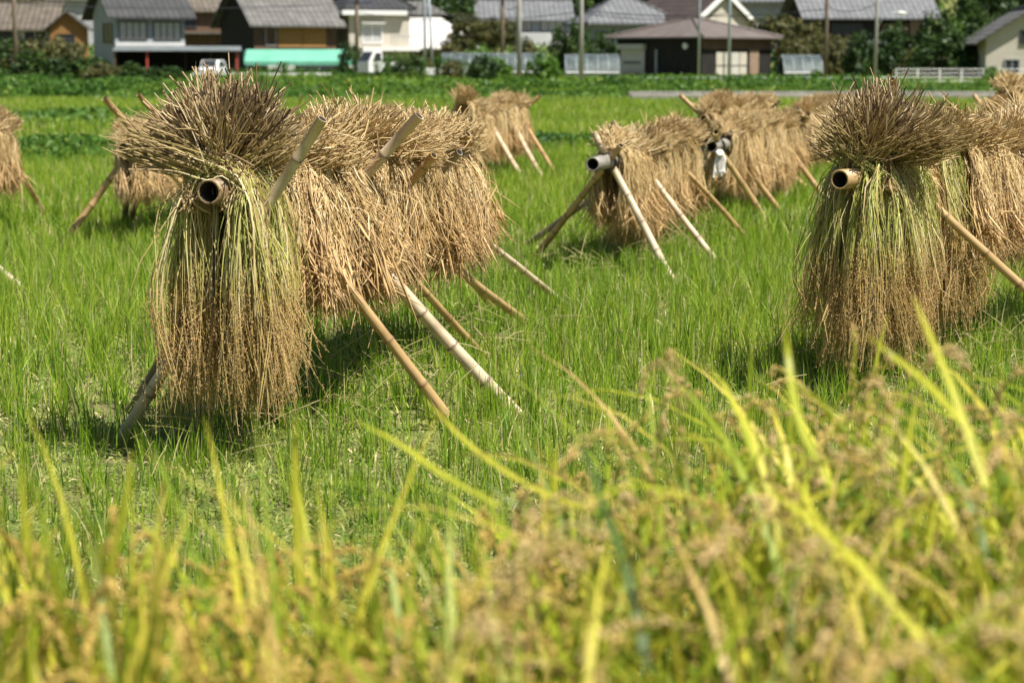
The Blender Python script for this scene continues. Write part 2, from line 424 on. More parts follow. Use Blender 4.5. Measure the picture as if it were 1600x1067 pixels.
def field():
    rng = np.random.default_rng(11)
    acc = Acc()
    def zone(y0, y1, dens, nb, h, wd, rowed):
        A = 0.29 * (y1 * y1 - y0 * y0) * 2 + 2.4 * (y1 - y0)
        n = int(A * dens)
        y = np.sqrt(rng.random(n) * (y1 * y1 - y0 * y0) + y0 * y0)
        x = (rng.random(n) * 2 - 1) * (0.29 * y + 1.2)
        if rowed:                                   # planted rows, softened
            a = 0.27
            u = x * math.cos(a) + y * math.sin(a); v = -x * math.sin(a) + y * math.cos(a)
            u = np.round(u / 0.24) * 0.24 + rng.normal(0, 0.06, n)
            x, y = u * math.cos(a) - v * math.sin(a), u * math.sin(a) + v * math.cos(a)
        p = patch(x, y)
        thin = np.clip((y - 4.5) / 5.0, 0.5, 1)          # the sward is thinner and lower near the standing rice
        keep = rng.random(n) < (0.7 + 0.4 * p) * (0.35 + 0.65 * thin)
        x, y, p = x[keep], y[keep], p[keep]
        hh = h * (0.8 + 0.3 * p) * (0.7 + 0.3 * np.clip((y - 5.0) / 5, 0, 1)) * (0.8 + 0.4 * rng.random(len(x)))
        cr = np.clip(0.50 + 0.2 * (p - 0.5) + 0.12 * rng.normal(size=len(x)), 0, 1)
        k = np.repeat(np.arange(len(x)), nb)
        N = len(k)
        bx, by = x[k] + rng.normal(0, 0.022, N), y[k] + rng.normal(0, 0.022, N)
        bh = hh[k] * (0.45 + 0.65 * rng.random(N))
        r = np.clip(cr[k] + rng.normal(0, 0.17, N), 0, 0.93)
        r[rng.random(N) < 0.07] = 1.0
        blades_at(acc, bx, by, np.full(N, -0.01), bh, wd * (0.7 + 0.6 * rng.random(N)), rng, r)
    zone(3.6, 9, 62, 10, 0.25, 0.0052, True)
    zone(9, 18, 52, 9, 0.26, 0.0062, True)
    zone(18, 36, 30, 8, 0.28, 0.010, True)
    zone(36, 83, 10, 6, 0.31, 0.02, False)
    o = link('young_rice_grass', acc.mesh('young_rice_grass', [M['grass']]))
    tag(o, 'short green regrowth of cut rice covering the whole field', 'grass', kind='stuff')
    # low weeds, moss and cut straw on the soil
    acc = Acc()
    def scatter(y0, y1, n, ln, wd):
        y = np.sqrt(rng.random(n) * (y1 * y1 - y0 * y0) + y0 * y0)
        x = (rng.random(n) * 2 - 1) * (0.29 * y + 1.2)
        az = rng.random(n) * 2 * np.pi
        el = np.abs(rng.normal(0, 0.35, n))
        L = ln * (0.4 + rng.random(n))
        d = np.stack([np.cos(az) * np.cos(el), np.sin(az) * np.cos(el), np.sin(el)], -1) * L[:, None]
        p0 = np.stack([x, y, 0.012 + 0.02 * rng.random(n)], -1)
        P = np.stack([p0, p0 + d * 0.5 + np.array([0, 0, 0.008]), p0 + d], 1)
        side = norm(np.cross(d, np.array([0, 0, 1.0])) + rng.normal(0, 0.01, (n, 3)))
        wv = (wd * (0.5 + rng.random(n)))[:, None] * np.array([0.8, 1, 0.4])[None]
        add_ribbons(acc, P, wv, rng, side, np.clip(rng.normal(0.45, 0.27, n) + 0.15 * (patch(x * 1.7, y * 1.3) - 0.5), 0, 1))
    scatter(3.6, 9, 42000, 0.055, 0.007)
    scatter(9, 20, 55000, 0.085, 0.010)
    for P0_, P1_, k in ((pd(326, 300, 8.22), pd(712, 250, 11.9), 260), (pd(1312, 281, 9.75), pd(1690, 232, 12.9), 220), (pd(926, 257, 15.7), pd(1074, 236, 18.9), 120)):
        f = rng.random(k); L = 0.12 + 0.22 * rng.random(k)
        x = P0_.x + (P1_.x - P0_.x) * f + rng.normal(0, 0.32, k); y = P0_.y + (P1_.y - P0_.y) * f + rng.normal(0, 0.25, k)
        az = rng.random(k) * 2 * np.pi
        d = np.stack([np.cos(az) * L, np.sin(az) * L, 0.10 * rng.normal(size=k)], -1)
        p0 = np.stack([x, y, 0.05 + 0.12 * rng.random(k)], -1)
        P = np.stack([p0, p0 + d * 0.5 + np.array([0, 0, 0.01]), p0 + d], 1); P[..., 2] = np.maximum(P[..., 2], 0.01)
        add_tubes(acc, P, np.full((k, 3), 0.0024), rng, 3, np.clip(rng.normal(0.85, 0.12, k), 0, 1))
    o = link('field_litter', acc.mesh('field_litter', [M['litter']]))
    tag(o, 'low weeds and cut straw bits lying on the soil between the blades', 'ground cover', kind='stuff')
    # weeds along the far edge of the field and the bank
    acc = Acc()
    def leaves(x, y, z, size, rnd, flat=0.5):
        n = len(x)
        c = np.stack([x, y, z], -1)
        nrm = norm(rng.normal(size=(n, 3)) + np.array([0, -0.2, flat]))
        u = norm(np.cross(nrm, rng.normal(size=(n, 3)))); v = np.cross(nrm, u)
        s = (size * (0.5 + rng.random(n)))[:, None]
        V = np.stack([c - u * s, c - v * s * 0.45, c + u * s, c + v * s * 0.45], 1)
        F = np.arange(n * 4).reshape(n, 4)
        acc.add(V, F4=F, rnd=np.repeat(rnd, 4))
    n = 46000
    y = 86 + 15 * rng.random(n); x = (rng.random(n) * 2 - 1) * (0.29 * y + 3)
    q = patch(x * 1.6, y * 0.9 + 7)
    top = 0.10 + 0.55 * q * (0.5 + 0.5 * np.sin(x * 1.3 + 3 * np.sin(y * 0.5))) ** 2
    leaves(x, y, ground_z(x, y) + top * rng.random(n) ** 0.7, 0.11, np.clip(0.36 + 0.5 * (q - 0.4) + rng.normal(0, 0.2, n), 0, 1))
    n = 24000
    x = -18.5 - 13 * rng.random(n); y = 88 + 22 * rng.random(n)
    q = patch(x * 1.2 + 4, y)
    leaves(x, y, ground_z(x, y) + (0.2 + 0.5 * q) * rng.random(n) ** 0.6, 0.14, np.clip(0.22 + 0.25 * q + rng.normal(0, 0.16, n), 0, 1))
    n = 60000
    y = 112 + 100 * rng.random(n); x = (rng.random(n) * 2 - 1) * (0.29 * y + 3)
    q = patch(x * 0.7, y * 0.6)
    leaves(x, y, ground_z(x, y) + (0.08 + 0.5 * q * np.clip((y - 120) / 40, 0.1, 1)) * rng.random(n), 0.2, np.clip(0.22 + 0.25 * (q - 0.4) + rng.normal(0, 0.16, n), 0, 1))
    n = 14000
    k = rng.integers(0, 70, n)
    cx_, cy_ = rng.uniform(-30, 30, 70), rng.uniform(93, 104, 70)
    hh_ = rng.uniform(0.25, 0.75, 70)
    xx, yy = cx_[k] + rng.normal(0, 0.55, n), cy_[k] + rng.normal(0, 0.4, n)
    leaves(xx, yy, ground_z(xx, yy) + hh_[k] * rng.random(n), 0.10, np.clip(rng.uniform(0.1, 0.75, 70)[k] + rng.normal(0, 0.14, n), 0, 1))
    # rougher weed patches inside the field
    for px, py, rx, ry, m, hh, c in ((75, 245, 1.6, 4.0, 3000, 0.42, 0.4), (860, 232, 1.9, 1.5, 3200, 0.32, 0.2), (130, 190, 2.6, 7, 3500, 0.38, 0.5), (690, 160, 6, 8, 6000, 0.3, 0.7), (230, 150, 9, 7, 6000, 0.3, 0.8), (1000, 150, 5, 8, 4000, 0.3, 0.6)):
        c0 = pg(px, py)
        a = rng.random(m) * 2 * np.pi; rr = np.sqrt(rng.random(m))
        xx, yy = c0.x + rx * rr * np.cos(a), c0.y + ry * rr * np.sin(a)
        leaves(xx, yy, hh * (1 - 0.6 * rr) * rng.random(m) + 0.03, 0.055 if c0.y < 45 else 0.1, np.clip(c + rng.normal(0, 0.15, m), 0, 1))
    o = link('bank_weeds', acc.mesh('bank_weeds', [M['weed']]))
    tag(o, 'leafy weeds and ground cover on the bank along the far edge of the field', 'weeds', kind='stuff')
    # tall grass on top of the bank
    acc = Acc()
    n = 90000
    y = 92 + 33 * rng.random(n); x = (rng.random(n) * 2 - 1) * (0.29 * y + 3)
    h = 0.12 + 0.28 * patch(x * 0.8, y * 1.5) * rng.random(n)
    blades_at(acc, x, y, ground_z(x, y), h, np.full(n, 0.028), rng, np.clip(0.30 + 0.3 * patch(x * 0.5, y * 0.7) + rng.normal(0, 0.17, n), 0, 1))
    o = link('bank_grass', acc.mesh('bank_grass', [M['grass']]))
    tag(o, 'tall pale grass on top of the bank in front of the houses', 'grass', kind='stuff')
field()
kerb = MB()
a, b = pd(985, 159, 84), pd(1700, 159, 83)
kerb.box(a.x, b.x, 83.4, 84.4, -0.05, 0.30).box(a.x, b.x, 85.2, 85.5, -0.05, 0.40)
M['concrete'] = mat_noise('old_concrete', (0.20, 0.19, 0.17), (0.36, 0.34, 0.30), 2.5, 0.9, bump=0.3)
struct(kerb.build('irrigation_channel', M['concrete'], bevel=0.02))

# ------------------------------------------------------------------ bamboo
def bamboo_mesh(name, L, r0, r1, rng, mat, hollow=False, node_gap=0.3, bend=0.012, sides=12):
    """pole along +z from 0 to L with swollen node rings; hollow end at 0 when asked"""
    zs, rs, ts = [0.0], [r0], [0.0]
    z = node_gap * (0.3 + 0.5 * rng.random())
    while z < L - 0.03:
        f = z / L
        r = r0 + (r1 - r0) * f
        for dz, k, t in ((-0.016, 1.0, 0), (-0.006, 1.10, .3), (-0.001, 1.15, 1), (0.003, 1.09, .85), (0.014, 0.985, 0.1)):
            zs.append(z + dz); rs.append(r * k); ts.append(t)
        z += node_gap * (0.8 + 0.4 * rng.random())
    zs.append(L); rs.append(r1); ts.append(0.0)
    a = np.arange(sides) * 2 * np.pi / sides
    ph = rng.random() * 6.28
    V, T = [], []
    def off(z):
        s = math.sin(math.pi * z / L) * bend * L
        return s * math.cos(ph), s * math.sin(ph)
    rings = list(zip(zs, rs, ts))
    for z, r, t in rings:
        ox, oy = off(z)
        V.append(np.stack([ox + r * np.cos(a), oy + r * np.sin(a), np.full(sides, z)], -1)); T += [t] * sides
    F, mi = [], []
    for i in range(len(rings) - 1):
        for k in range(sides):
            F.append((i * sides + k, i * sides + (k + 1) % sides, (i + 1) * sides + (k + 1) % sides, (i + 1) * sides + k)); mi.append(0)
    n = len(rings)
    def extra(z, r, t):
        nonlocal n
        V.append(np.stack([r * np.cos(a), r * np.sin(a), np.full(sides, z)], -1)); T.extend([t] * sides)
        n += 1
        return n - 1
    def bridge(i, j, m):
        for k in range(sides):
            F.append((i * sides + k, j * sides + k, j * sides + (k + 1) % sides, i * sides + (k + 1) % sides)); mi.append(m)
    if hollow:
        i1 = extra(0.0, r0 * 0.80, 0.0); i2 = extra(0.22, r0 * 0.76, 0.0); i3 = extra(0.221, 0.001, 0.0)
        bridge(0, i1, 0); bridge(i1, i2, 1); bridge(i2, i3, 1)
    else:
        bridge(0, extra(0.0, r0 * 0.05, 0.3), 0)
    last = len(rings) - 1
    e0 = extra(L, r1 * 0.78, 0.1); e1 = extra(L - 0.05, r1 * 0.74, 0.5); e2 = extra(L - 0.051, 0.001, 0.5)
    for q in (e0, e1, e2):
        ox, oy = off(L); V[q] = V[q] + np.array([ox, oy, 0])
    bridge(last, e0, 0); bridge(e0, e1, 1); bridge(e1, e2, 1)
    return mesh_np(name, np.concatenate(V), np.array(F), None, {'t': np.array(T)}, [mat, M['hollow']], np.array(mi), smooth=True)

def place_pole(name, me, p, q, parent):
    o = link(name, me, parent)
    d = (q - p)
    o.location = p - parent.location
    o.rotation_mode = 'QUATERNION'
    o.rotation_quaternion = d.to_track_quat('Z', 'Y')
    return o
def wrap_mesh(name, r, turns, rng):
    """cord wound a few turns about the z axis"""
    n = 14 * turns
    pts = []
    for i in range(n + 1):
        a = 2 * math.pi * i / 14
        k = r * (1.05 + 0.05 * math.sin(i * 1.7))
        pts.append((k * math.cos(a), k * math.sin(a), 0.018 * (i / 14 - turns / 2) + 0.01 * math.sin(i * 0.9)))
    m = MB(); m.tube(pts, 0.0045, 5)
    for s in (1, -1):
        m.tube([(r, 0, 0), (r * 1.9, 0.03 * s, -0.03), (r * 2.2, 0.06 * s, -0.10)], 0.004, 5)
    me = bpy.data.meshes.new(name); me.from_pydata(m.V, [], m.F); me.materials.append(M['cord'])
    return me

# ------------------------------------------------------------------ rice sheaves
def sheaf_mesh(name, seed, N=430, L=0.62, fan=0.24, spread=1.15, xw=0.36, yw=0.17, rad=0.0022, mat='straw', leafy=55, grains=0, upbias=1.0, lean=0.0, ybias=0.0, K=18, wild=1.0, frontfill=0.0, tip=1.7, nc=42, stray=0.07, ysplit=0.5):
    """stems tied over the beam: cut ends fan out above, the two halves hang down on both sides of the beam (local x runs along the beam)"""
    rng = np.random.default_rng(seed)
    acc = Acc()
    # wisps: stems that lie together share a direction, a place and a length
    cs = np.where(rng.random(nc) < ysplit, 1.0, -1.0)
    cth, cph = spread * np.sqrt(rng.random(nc)), rng.random(nc) * 2 * np.pi
    cx, cu, cl_, cr = rng.uniform(-0.5, 0.5, nc), rng.random(nc), rng.uniform(-0.09, 0.09, nc), rng.normal(0, 0.13, nc)
    cw = rng.normal(0, 1, (nc, 2))
    cf = rng.uniform(0.84, 1.08, nc)
    def paths(N, extra=0.0, stray=stray):
        c = rng.integers(0, nc, N)
        s = cs[c]
        w1 = np.where(rng.random(N) < stray, 1.0, 0.0)           # strays leave their wisp
        th = cth[c] + rng.normal(0, 0.13 + 0.3 * w1, N); ph = cph[c] + rng.normal(0, 0.22 + 0.6 * w1, N)
        d = np.stack([np.sin(th) * np.cos(ph) * 0.8 + lean, np.sin(th) * np.sin(ph) * 1.15 + ybias * rng.uniform(0.4, 1.3, N), np.cos(th) * upbias], -1)
        d = norm(d)
        T = np.stack([rng.normal(0, 0.045, N), rng.normal(0, 0.025, N) + 0.02 * s, 0.085 + rng.normal(0, 0.022, N)], -1)
        T[:, 0] += 0.25 * xw * rng.uniform(-1, 1, N)
        fl = fan * cf[c] * (0.86 + 0.16 * rng.random(N)) * (1 + 0.30 * w1 * rng.random(N))
        E = T + d * fl[:, None]
        xs = (cx[c] + rng.normal(0, 0.085, N)) * xw
        u = np.clip(cu[c] + rng.normal(0, 0.10, N), 0, 1.1)
        front = (cu[c] * 7.3 % 1.0) < frontfill
        wv = cw[c] * 0.018 * wild
        s1 = np.stack([T[:, 0] * 0.7 + xs * 0.5, s * (0.045 + 0.07 * u), 0.035 + 0.05 * rng.random(N)], -1)
        s2 = np.stack([xs * 0.9 + wv[:, 0], s * (0.075 + 0.42 * yw * u + 0.02), -0.21 * min(L, 0.62) + 0.06 * rng.random(N) * min(1, L * 2)], -1)
        s3 = np.stack([xs * 1.05 + wv[:, 1] + rng.normal(0, 0.011, N) * wild, s * (0.07 + 0.85 * yw * u) + rng.normal(0, 0.010, N) * wild, -0.5 * L + 0.04 * min(1, L * 2) * rng.normal(size=N)], -1)
        en = np.stack([xs * 1.1 + wv[:, 0] * 1.5 + rng.normal(0, 0.022, N) * wild, s * (0.06 + 0.95 * yw * u) + wv[:, 1] + rng.normal(0, 0.022, N) * wild,
                       -L * (0.90 + cl_[c] + 0.16 * rng.uniform(-1, 0.8, N) - extra * rng.random(N))], -1)
        if frontfill:
            for arr, k in ((s2, 0.4), (s3, 0.8), (en, 0.9)):
                arr[front, 1] *= (0.25 + 0.5 * u[front]); arr[front, 0] -= 0.16 * k + 0.08 * u[front]
        k = w1 > 0                                                # bent and broken stems stand off the bundle
        q = min(1, L * 1.7)
        s2[k] += rng.normal(0, 0.035, (k.sum(), 3)) * q; s3[k] += rng.normal(0, 0.05, (k.sum(), 3)) * q; en[k] += rng.normal(0, 0.08, (k.sum(), 3)) * q * q
        mid = (E + T) * 0.5 + rng.normal(0, 0.008, (N, 3)) * wild
        mid[k] += rng.normal(0, 0.03, (k.sum(), 3))
        return np.stack([E, mid, T, s1, s2, s3, en], 1), c
    C, c = paths(N)
    P = catmull(C, K)
    f = np.linspace(0, 1, K)
    prof = np.interp(f, [0, 0.3, 0.65, 0.80, 0.86, 0.95, 1.0], [1.25, 1.0, 0.8, 0.85, tip, tip, 0.4])
    rr = rad * (0.65 + 0.7 * rng.random((N, 1))) * prof[None] * (1 + (f > 0.80)[None] * 0.45 * rng.normal(size=(N, K)).clip(-1, 1))
    rnd = np.clip(rng.normal(0.52, 0.22, N) + cr[c], 0, 1)
    add_tubes(acc, P, rr, rng, 3, rnd, 0)
    if leafy:
        C, _ = paths(leafy, 0.35, 0.25)
        C += rng.normal(0, 0.02, C.shape) * np.array([0.4, 0.4, 0.2, 0.4, 1, 1.4, 2.2])[None, :, None] * wild
        P2 = catmull(C, 14)
        wv = np.interp(np.linspace(0, 1, 14), [0, 0.2, 0.6, 1], [0.2, 0.8, 1.0, 0.1])[None] * (0.004 + 0.005 * rng.random((leafy, 1)))
        add_ribbons(acc, P2, wv, rng, None, rng.random(leafy), 1)
    if grains:
        f0 = 0.775 + 0.07 * rng.random((N, 1)) + np.linspace(0, 0.17, grains)[None] + 0.01 * rng.random((N, grains))
        f0 = np.clip(f0, 0, 0.999) * (K - 1)
        i = np.minimum(f0.astype(int), K - 2); fr = (f0 - i)[..., None]
        rows = np.arange(N)[:, None]
        g = P[rows, i] * (1 - fr) + P[rows, i + 1] * fr
        d = P[rows, i + 1] - P[rows, i]
        g = g + rng.normal(0, 0.0042, g.shape)
        use = np.broadcast_to(rng.random((N, 1)) < 0.8, (N, grains)).ravel()
        g, d = g.reshape(-1, 3)[use], d.reshape(-1, 3)[use]
        d = norm(d) + rng.normal(0, 0.25, d.shape)
        gr = np.repeat(np.clip(rng.normal(0.5, 0.2, N), 0, 1), grains)[use] + rng.normal(0, 0.12, len(g))
        add_grains(acc, g, d, 0.0021, 0.0048, rng, np.clip(gr, 0, 1), 2)
    return acc.mesh(name, [M[mat], M['straw_leaf'], M['grain']])

SH_MAIN = [sheaf_mesh('rice_sheaf', 20 + i, N=600, L=0.53 + 0.05 * (i % 3), fan=0.19 + 0.03 * (i % 3), xw=0.30, yw=0.16, upbias=0.48, spread=1.05 + 0.1 * (i % 2), rad=0.0024, lean=(-0.5, 0.1, 0.3, -0.25, 0.45, -0.7)[i], ybias=(-.3, .15, -.45, .2, 0, -.2)[i], grains=6, stray=0.17,
                      wild=2.0, nc=26) for i in range(6)]
SH_MID = [sheaf_mesh('rice_sheaf', 50 + i, N=420, L=0.58 + 0.04 * i, fan=0.19 + 0.02 * i, xw=0.30, yw=0.12, spread=0.95, upbias=0.6, rad=0.0029, lean=(-0.6, 0.15, 0.4, -0.3)[i], ybias=(-.3, .2, -.35, 0)[i], stray=0.15, wild=1.8, nc=22, leafy=60, K=15) for i in range(4)]
SH_FAR = [sheaf_mesh('rice_sheaf', 40 + i, N=320, L=0.58 + 0.05 * i, fan=0.21, rad=0.0036, spread=1.0, upbias=0.75, yw=0.13, leafy=40, K=13, lean=(-0.45, 0.1, 0.4)[i], ybias=(-.3, .2, -.1)[i], wild=1.4, nc=22) for i in range(3)]
# the two end sheaves, still green, and the dark heaps laid on top of them
SH_FRONT = [sheaf_mesh('rice_sheaf', 60 + i, N=720, L=0.92, fan=(0.40, 0.27)[i], spread=(0.6, 1.0)[i], upbias=(0.30, 0.85)[i], ybias=(1.0, 0.0)[i], xw=0.26, yw=(0.20, 0.27)[i], rad=0.0025, mat='green_straw', leafy=150, grains=34,
                       wild=1.7, K=22, lean=(0.12, -0.1)[i], frontfill=(0.17, 0.35)[i], tip=0.7, nc=40, stray=0.18) for i in range(2)]
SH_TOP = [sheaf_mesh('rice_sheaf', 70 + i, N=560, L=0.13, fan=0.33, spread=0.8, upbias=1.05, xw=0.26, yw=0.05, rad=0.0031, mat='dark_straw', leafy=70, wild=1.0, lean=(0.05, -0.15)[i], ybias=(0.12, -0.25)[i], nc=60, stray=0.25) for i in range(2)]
SH_LONG = [sheaf_mesh('rice_sheaf', 80 + i, N=640, L=(0.84, 0.74)[i], fan=0.22, spread=1.0, xw=0.32, yw=0.17, rad=0.0023, mat='straw' if i else 'green_straw', leafy=90, grains=24, wild=1.5, tip=0.9, K=20, ybias=-0.25, stray=0.1, nc=28) for i in range(2)]
M['straw'].name = 'dry_straw'

prng = np.random.default_rng(5)
def build_rack(P0, P1, r, legs, label, beam_mat='bamboo', wraps=(0.15,), group='bamboo drying racks in the field'):
    """P0 open near end of the beam. legs: (foot, s along the beam, length beyond the beam, radius, material, side nudge)"""
    base = Vector(((P0.x + P1.x) / 2, (P0.y + P1.y) / 2, 0))
    t = thing('drying_rack', label, 'drying rack', base, 0, group)
    L = (P1 - P0).length
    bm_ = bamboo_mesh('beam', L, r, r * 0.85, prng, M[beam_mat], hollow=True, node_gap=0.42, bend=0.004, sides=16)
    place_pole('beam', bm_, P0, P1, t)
    ax = (P1 - P0).normalized()
    for foot, s, ext, lr, mt, nudge in legs:
        if isinstance(s, Vector):                   # the pole's top itself
            d = (s - foot).normalized(); foot2 = foot - d * 0.12; top = s
        else:
            B = P0 + (P1 - P0) * s + ax * nudge - Vector((0, 0, r * 0.2))
            d = (B - foot).normalized()
            foot2 = foot - d * 0.12
            top = B + d * ext
        me = bamboo_mesh('leg', (top - foot2).length, lr, lr * 0.82, prng, M[mt], node_gap=0.25, bend=0.004 + 0.014 * prng.random())
        place_pole('leg', me, foot2, top, t)
    for s in wraps:
        o = link('lashing', wrap_mesh('lashing', r + 0.012, 4, prng), t)
        o.location = P0 + (P1 - P0) * s - base
        o.rotation_mode = 'QUATERNION'; o.rotation_quaternion = ax.to_track_quat('Z', 'Y')
    return t
def hang(P0, P1, meshes, s0, s1, gap, label, group, sc=1.0, dz=0.0, jitter=True, endlabel=None):
    """sheaves side by side along the beam, each its own object"""
    ax = (P1 - P0); L = ax.length
    az = math.atan2(ax.y, ax.x)
    n = max(1, int(round((s1 - s0) * L / gap)))
    for i in range(n):
        s = s0 + (s1 - s0) * (i + 0.5) / n
        o = link('rice_sheaf', meshes[int(prng.integers(len(meshes)))])
        p = P0 + ax * s
        o.location = (p.x, p.y, p.z + dz + (prng.normal() * 0.03 if jitter else 0))
        o.rotation_euler = (prng.normal() * 0.10, prng.normal() * 0.10, az + (math.pi if prng.random() < 0.5 else 0) + prng.normal() * 0.25)
        k = sc * (1 + (prng.normal() * 0.08 if jitter else 0))
        o.scale = (k, k, k)
        tag(o, endlabel if endlabel and i == n - 1 else label, 'rice sheaf', group)
def one(P0, P1, me, s, label, group, rot=0.0, sc=1.0, dz=0.0, tilt=0.0, dx=0.0):
    ax = (P1 - P0); az = math.atan2(ax.y, ax.x)
    o = link('rice_sheaf', me)
    p = P0 + ax * s
    o.location = (p.x + dx, p.y, p.z + dz)
    o.rotation_euler = (0, tilt, az + rot)
    o.scale = (sc, sc, sc)
    return tag(o, label, 'rice sheaf', group)
V3 = Vector

# rack A: the large one on the left
A0, A1 = pd(326, 300, 8.22), pd(712, 250, 11.9)
build_rack(A0, A1, 0.054, [
    (pg(185, 692), pd(504, 186, 8.25), 0, 0.028, 'bamboo_pale', 0),
    (pg(712, 668), 0.17, 0.16, 0.026, 'bamboo', 0.05),
    (pg(803, 640), 0.33, 0.10, 0.034, 'bamboo_pale', 0.0),
    (V3((-1.75, 10.2, 0)), pd(655, 181, 9.75), 0, 0.034, 'bamboo_pale', 0),
    (pg(765, 565), 0.40, 0.08, 0.022, 'bamboo', 0.0),
    (pg(830, 508), 0.47, 0.10, 0.026, 'bamboo', 0.0),
    (pg(772, 488), 0.52, 0.08, 0.022, 'bamboo', 0.0),
    (pg(884, 478), 0.63, 0.10, 0.024, 'bamboo_pale', 0.0),
    (V3((-1.55, 11.2, 0)), pd(678, 243, 10.2), 0, 0.026, 'bamboo', 0),
    (V3((-1.5, 12.0, 0)), pd(718, 238, 10.9), 0, 0.026, 'bamboo_grey', 0),
    (V3((-1.45, 12.3, 0)), pd(731, 210, 11.3), 0, 0.026, 'bamboo', 0),
    (pg(205, 640), 0.10, 0.05, 0.030, 'bamboo_dark', 0.0),
], 'largest bamboo rack, hollow beam end showing under a shaggy green-tinged sheaf', beam_mat='bamboo_brown', wraps=(0.21, 0.5))
gA = 'rice sheaves on the largest rack'
one(A0, A1, SH_FRONT[0], 0.048, 'shaggy yellow-green sheaf draped round the dark open beam end of the largest rack', gA, 0.0, 1.0, 0.0)
one(A0, A1, SH_LONG[0], 0.085, 'long partly green sheaf tucked just behind the shaggy front sheaf on the largest rack', gA, 0.15, 1.06, 0.0)
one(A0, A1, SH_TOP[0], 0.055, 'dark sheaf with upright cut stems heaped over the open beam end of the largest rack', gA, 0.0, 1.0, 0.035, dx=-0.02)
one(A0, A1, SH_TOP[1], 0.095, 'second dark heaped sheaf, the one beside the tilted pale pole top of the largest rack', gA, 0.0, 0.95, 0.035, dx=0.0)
hang(A0, A1, SH_LONG[1:], 0.11, 0.18, 0.2, 'long golden sheaf filling the gap behind the dark heap of the largest rack', gA, 0.92, -0.03)
hang(A0, A1, SH_MAIN, 0.235, 1.0, 0.195, 'golden dried sheaf packed in the row along the largest rack behind its dark heap', gA, 1.0, 0.0,
     endlabel='golden sheaf with splayed cut ends closing the far end of the largest rack')

# rack C: the large one at the right edge
C0, C1 = pd(1312, 281, 9.75), pd(1690, 232, 12.9)
build_rack(C0, C1, 0.050, [
    (pg(1760, 598), 0.20, 0.08, 0.026, 'bamboo', 0.0),
    (V3((2.2, 11.9, 0)), pd(1506, 188, 11.3), 0, 0.028, 'bamboo_grey', 0),
    (V3((2.5, 12.4, 0)), pd(1394, 124, 11.0), 0, 0.020, 'bamboo', 0),
    (V3((4.6, 13.2, 0)), 0.8, 0.1, 0.028, 'bamboo', 0.0),
], 'bamboo rack cut off by picture edge, short pale beam end under a domed sheaf', wraps=(0.2,))
gC = 'rice sheaves on the rack with the domed heap'
one(C0, C1, SH_FRONT[1], 0.075, 'huge domed sheaf, green stems fanning down beside the short pale bamboo beam end', gC, 0.0, 0.97, 0.0)
one(C0, C1, SH_FRONT[0], 0.14, 'green-stemmed sheaf pressed against the back of the huge domed one', gC, 2.9, 0.95, 0.0)
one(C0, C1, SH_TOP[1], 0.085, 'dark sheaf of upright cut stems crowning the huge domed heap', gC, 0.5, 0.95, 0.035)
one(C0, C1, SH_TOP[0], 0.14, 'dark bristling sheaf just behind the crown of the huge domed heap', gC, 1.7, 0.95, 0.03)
hang(C0, C1, SH_LONG, 0.17, 0.36, 0.2, 'long green and gold sheaf beside the domed heap, above the slanting bamboo leg', gC, 1.0, 0.0)
hang(C0, C1, SH_MAIN, 0.34, 1.0, 0.20, 'dried brown sheaf in the row running off the picture edge behind the domed heap', gC, 1.04, 0.0)

# rack B: centre
B0, B1 = pd(926, 257, 15.7), pd(1074, 236, 18.9)
build_rack(B0, B1, 0.056, [
    (pg(832, 408), 0.13, 0.24, 0.030, 'bamboo', 0.0),
    (pg(1047, 434), 0.14, 0.30, 0.033, 'bamboo_pale', 0.06),
    (pg(1123, 412), 0.46, 0.42, 0.028, 'bamboo_pale', 0.0),
    (pg(1170, 378), 0.78, 0.10, 0.026, 'bamboo', 0.0),
    (V3((0.1, 18.2, 0)), 0.55, 0.22, 0.03, 'bamboo_dark', 0.0),
    (pg(1085, 362), 0.93, 0.36, 0.03, 'bamboo', 0.0),
], 'bamboo rack whose long grey hollow beam end sticks out in mid-field', beam_mat='bamboo_grey', wraps=(0.13,))
gB = 'rice sheaves on the rack with the grey beam end'
hang(B0, B1, SH_MID, 0.17, 1.0, 0.22, 'golden sheaf packed along the rack with the long grey beam end', gB, 0.94, 0.02)
# rack behind it with the white cloth
D0, D1 = pd(1112, 229, 20.6), pd(1232, 207, 25.0)
build_rack(D0, D1, 0.062, [
    (pg(1197, 347), 0.05, 0.08, 0.036, 'bamboo', 0.0),
    (pg(1227, 340), 0.22, 0.10, 0.032, 'bamboo', 0.0),
    (pg(1122, 330), 0.05, 0.42, 0.038, 'bamboo', 0.0),
    (pg(1130, 322), 0.2, 0.36, 0.034, 'bamboo_dark', 0.0),
    (pg(1292, 314), 0.86, 0.1, 0.036, 'bamboo', 0.0),
    (pg(1226, 315), 0.97, 0.1, 0.034, 'bamboo_pale', 0.0),
], 'bamboo rack with a white cloth knotted at its beam end', beam_mat='bamboo_grey', wraps=(0.06,))
gD = 'rice sheaves on the rack with the white cloth'
hang(D0, D1, SH_MID + SH_FAR[:1], 0.13, 1.0, 0.25, 'golden sheaf in the long row on the rack with the white cloth', gD, 0.90, 0.03)
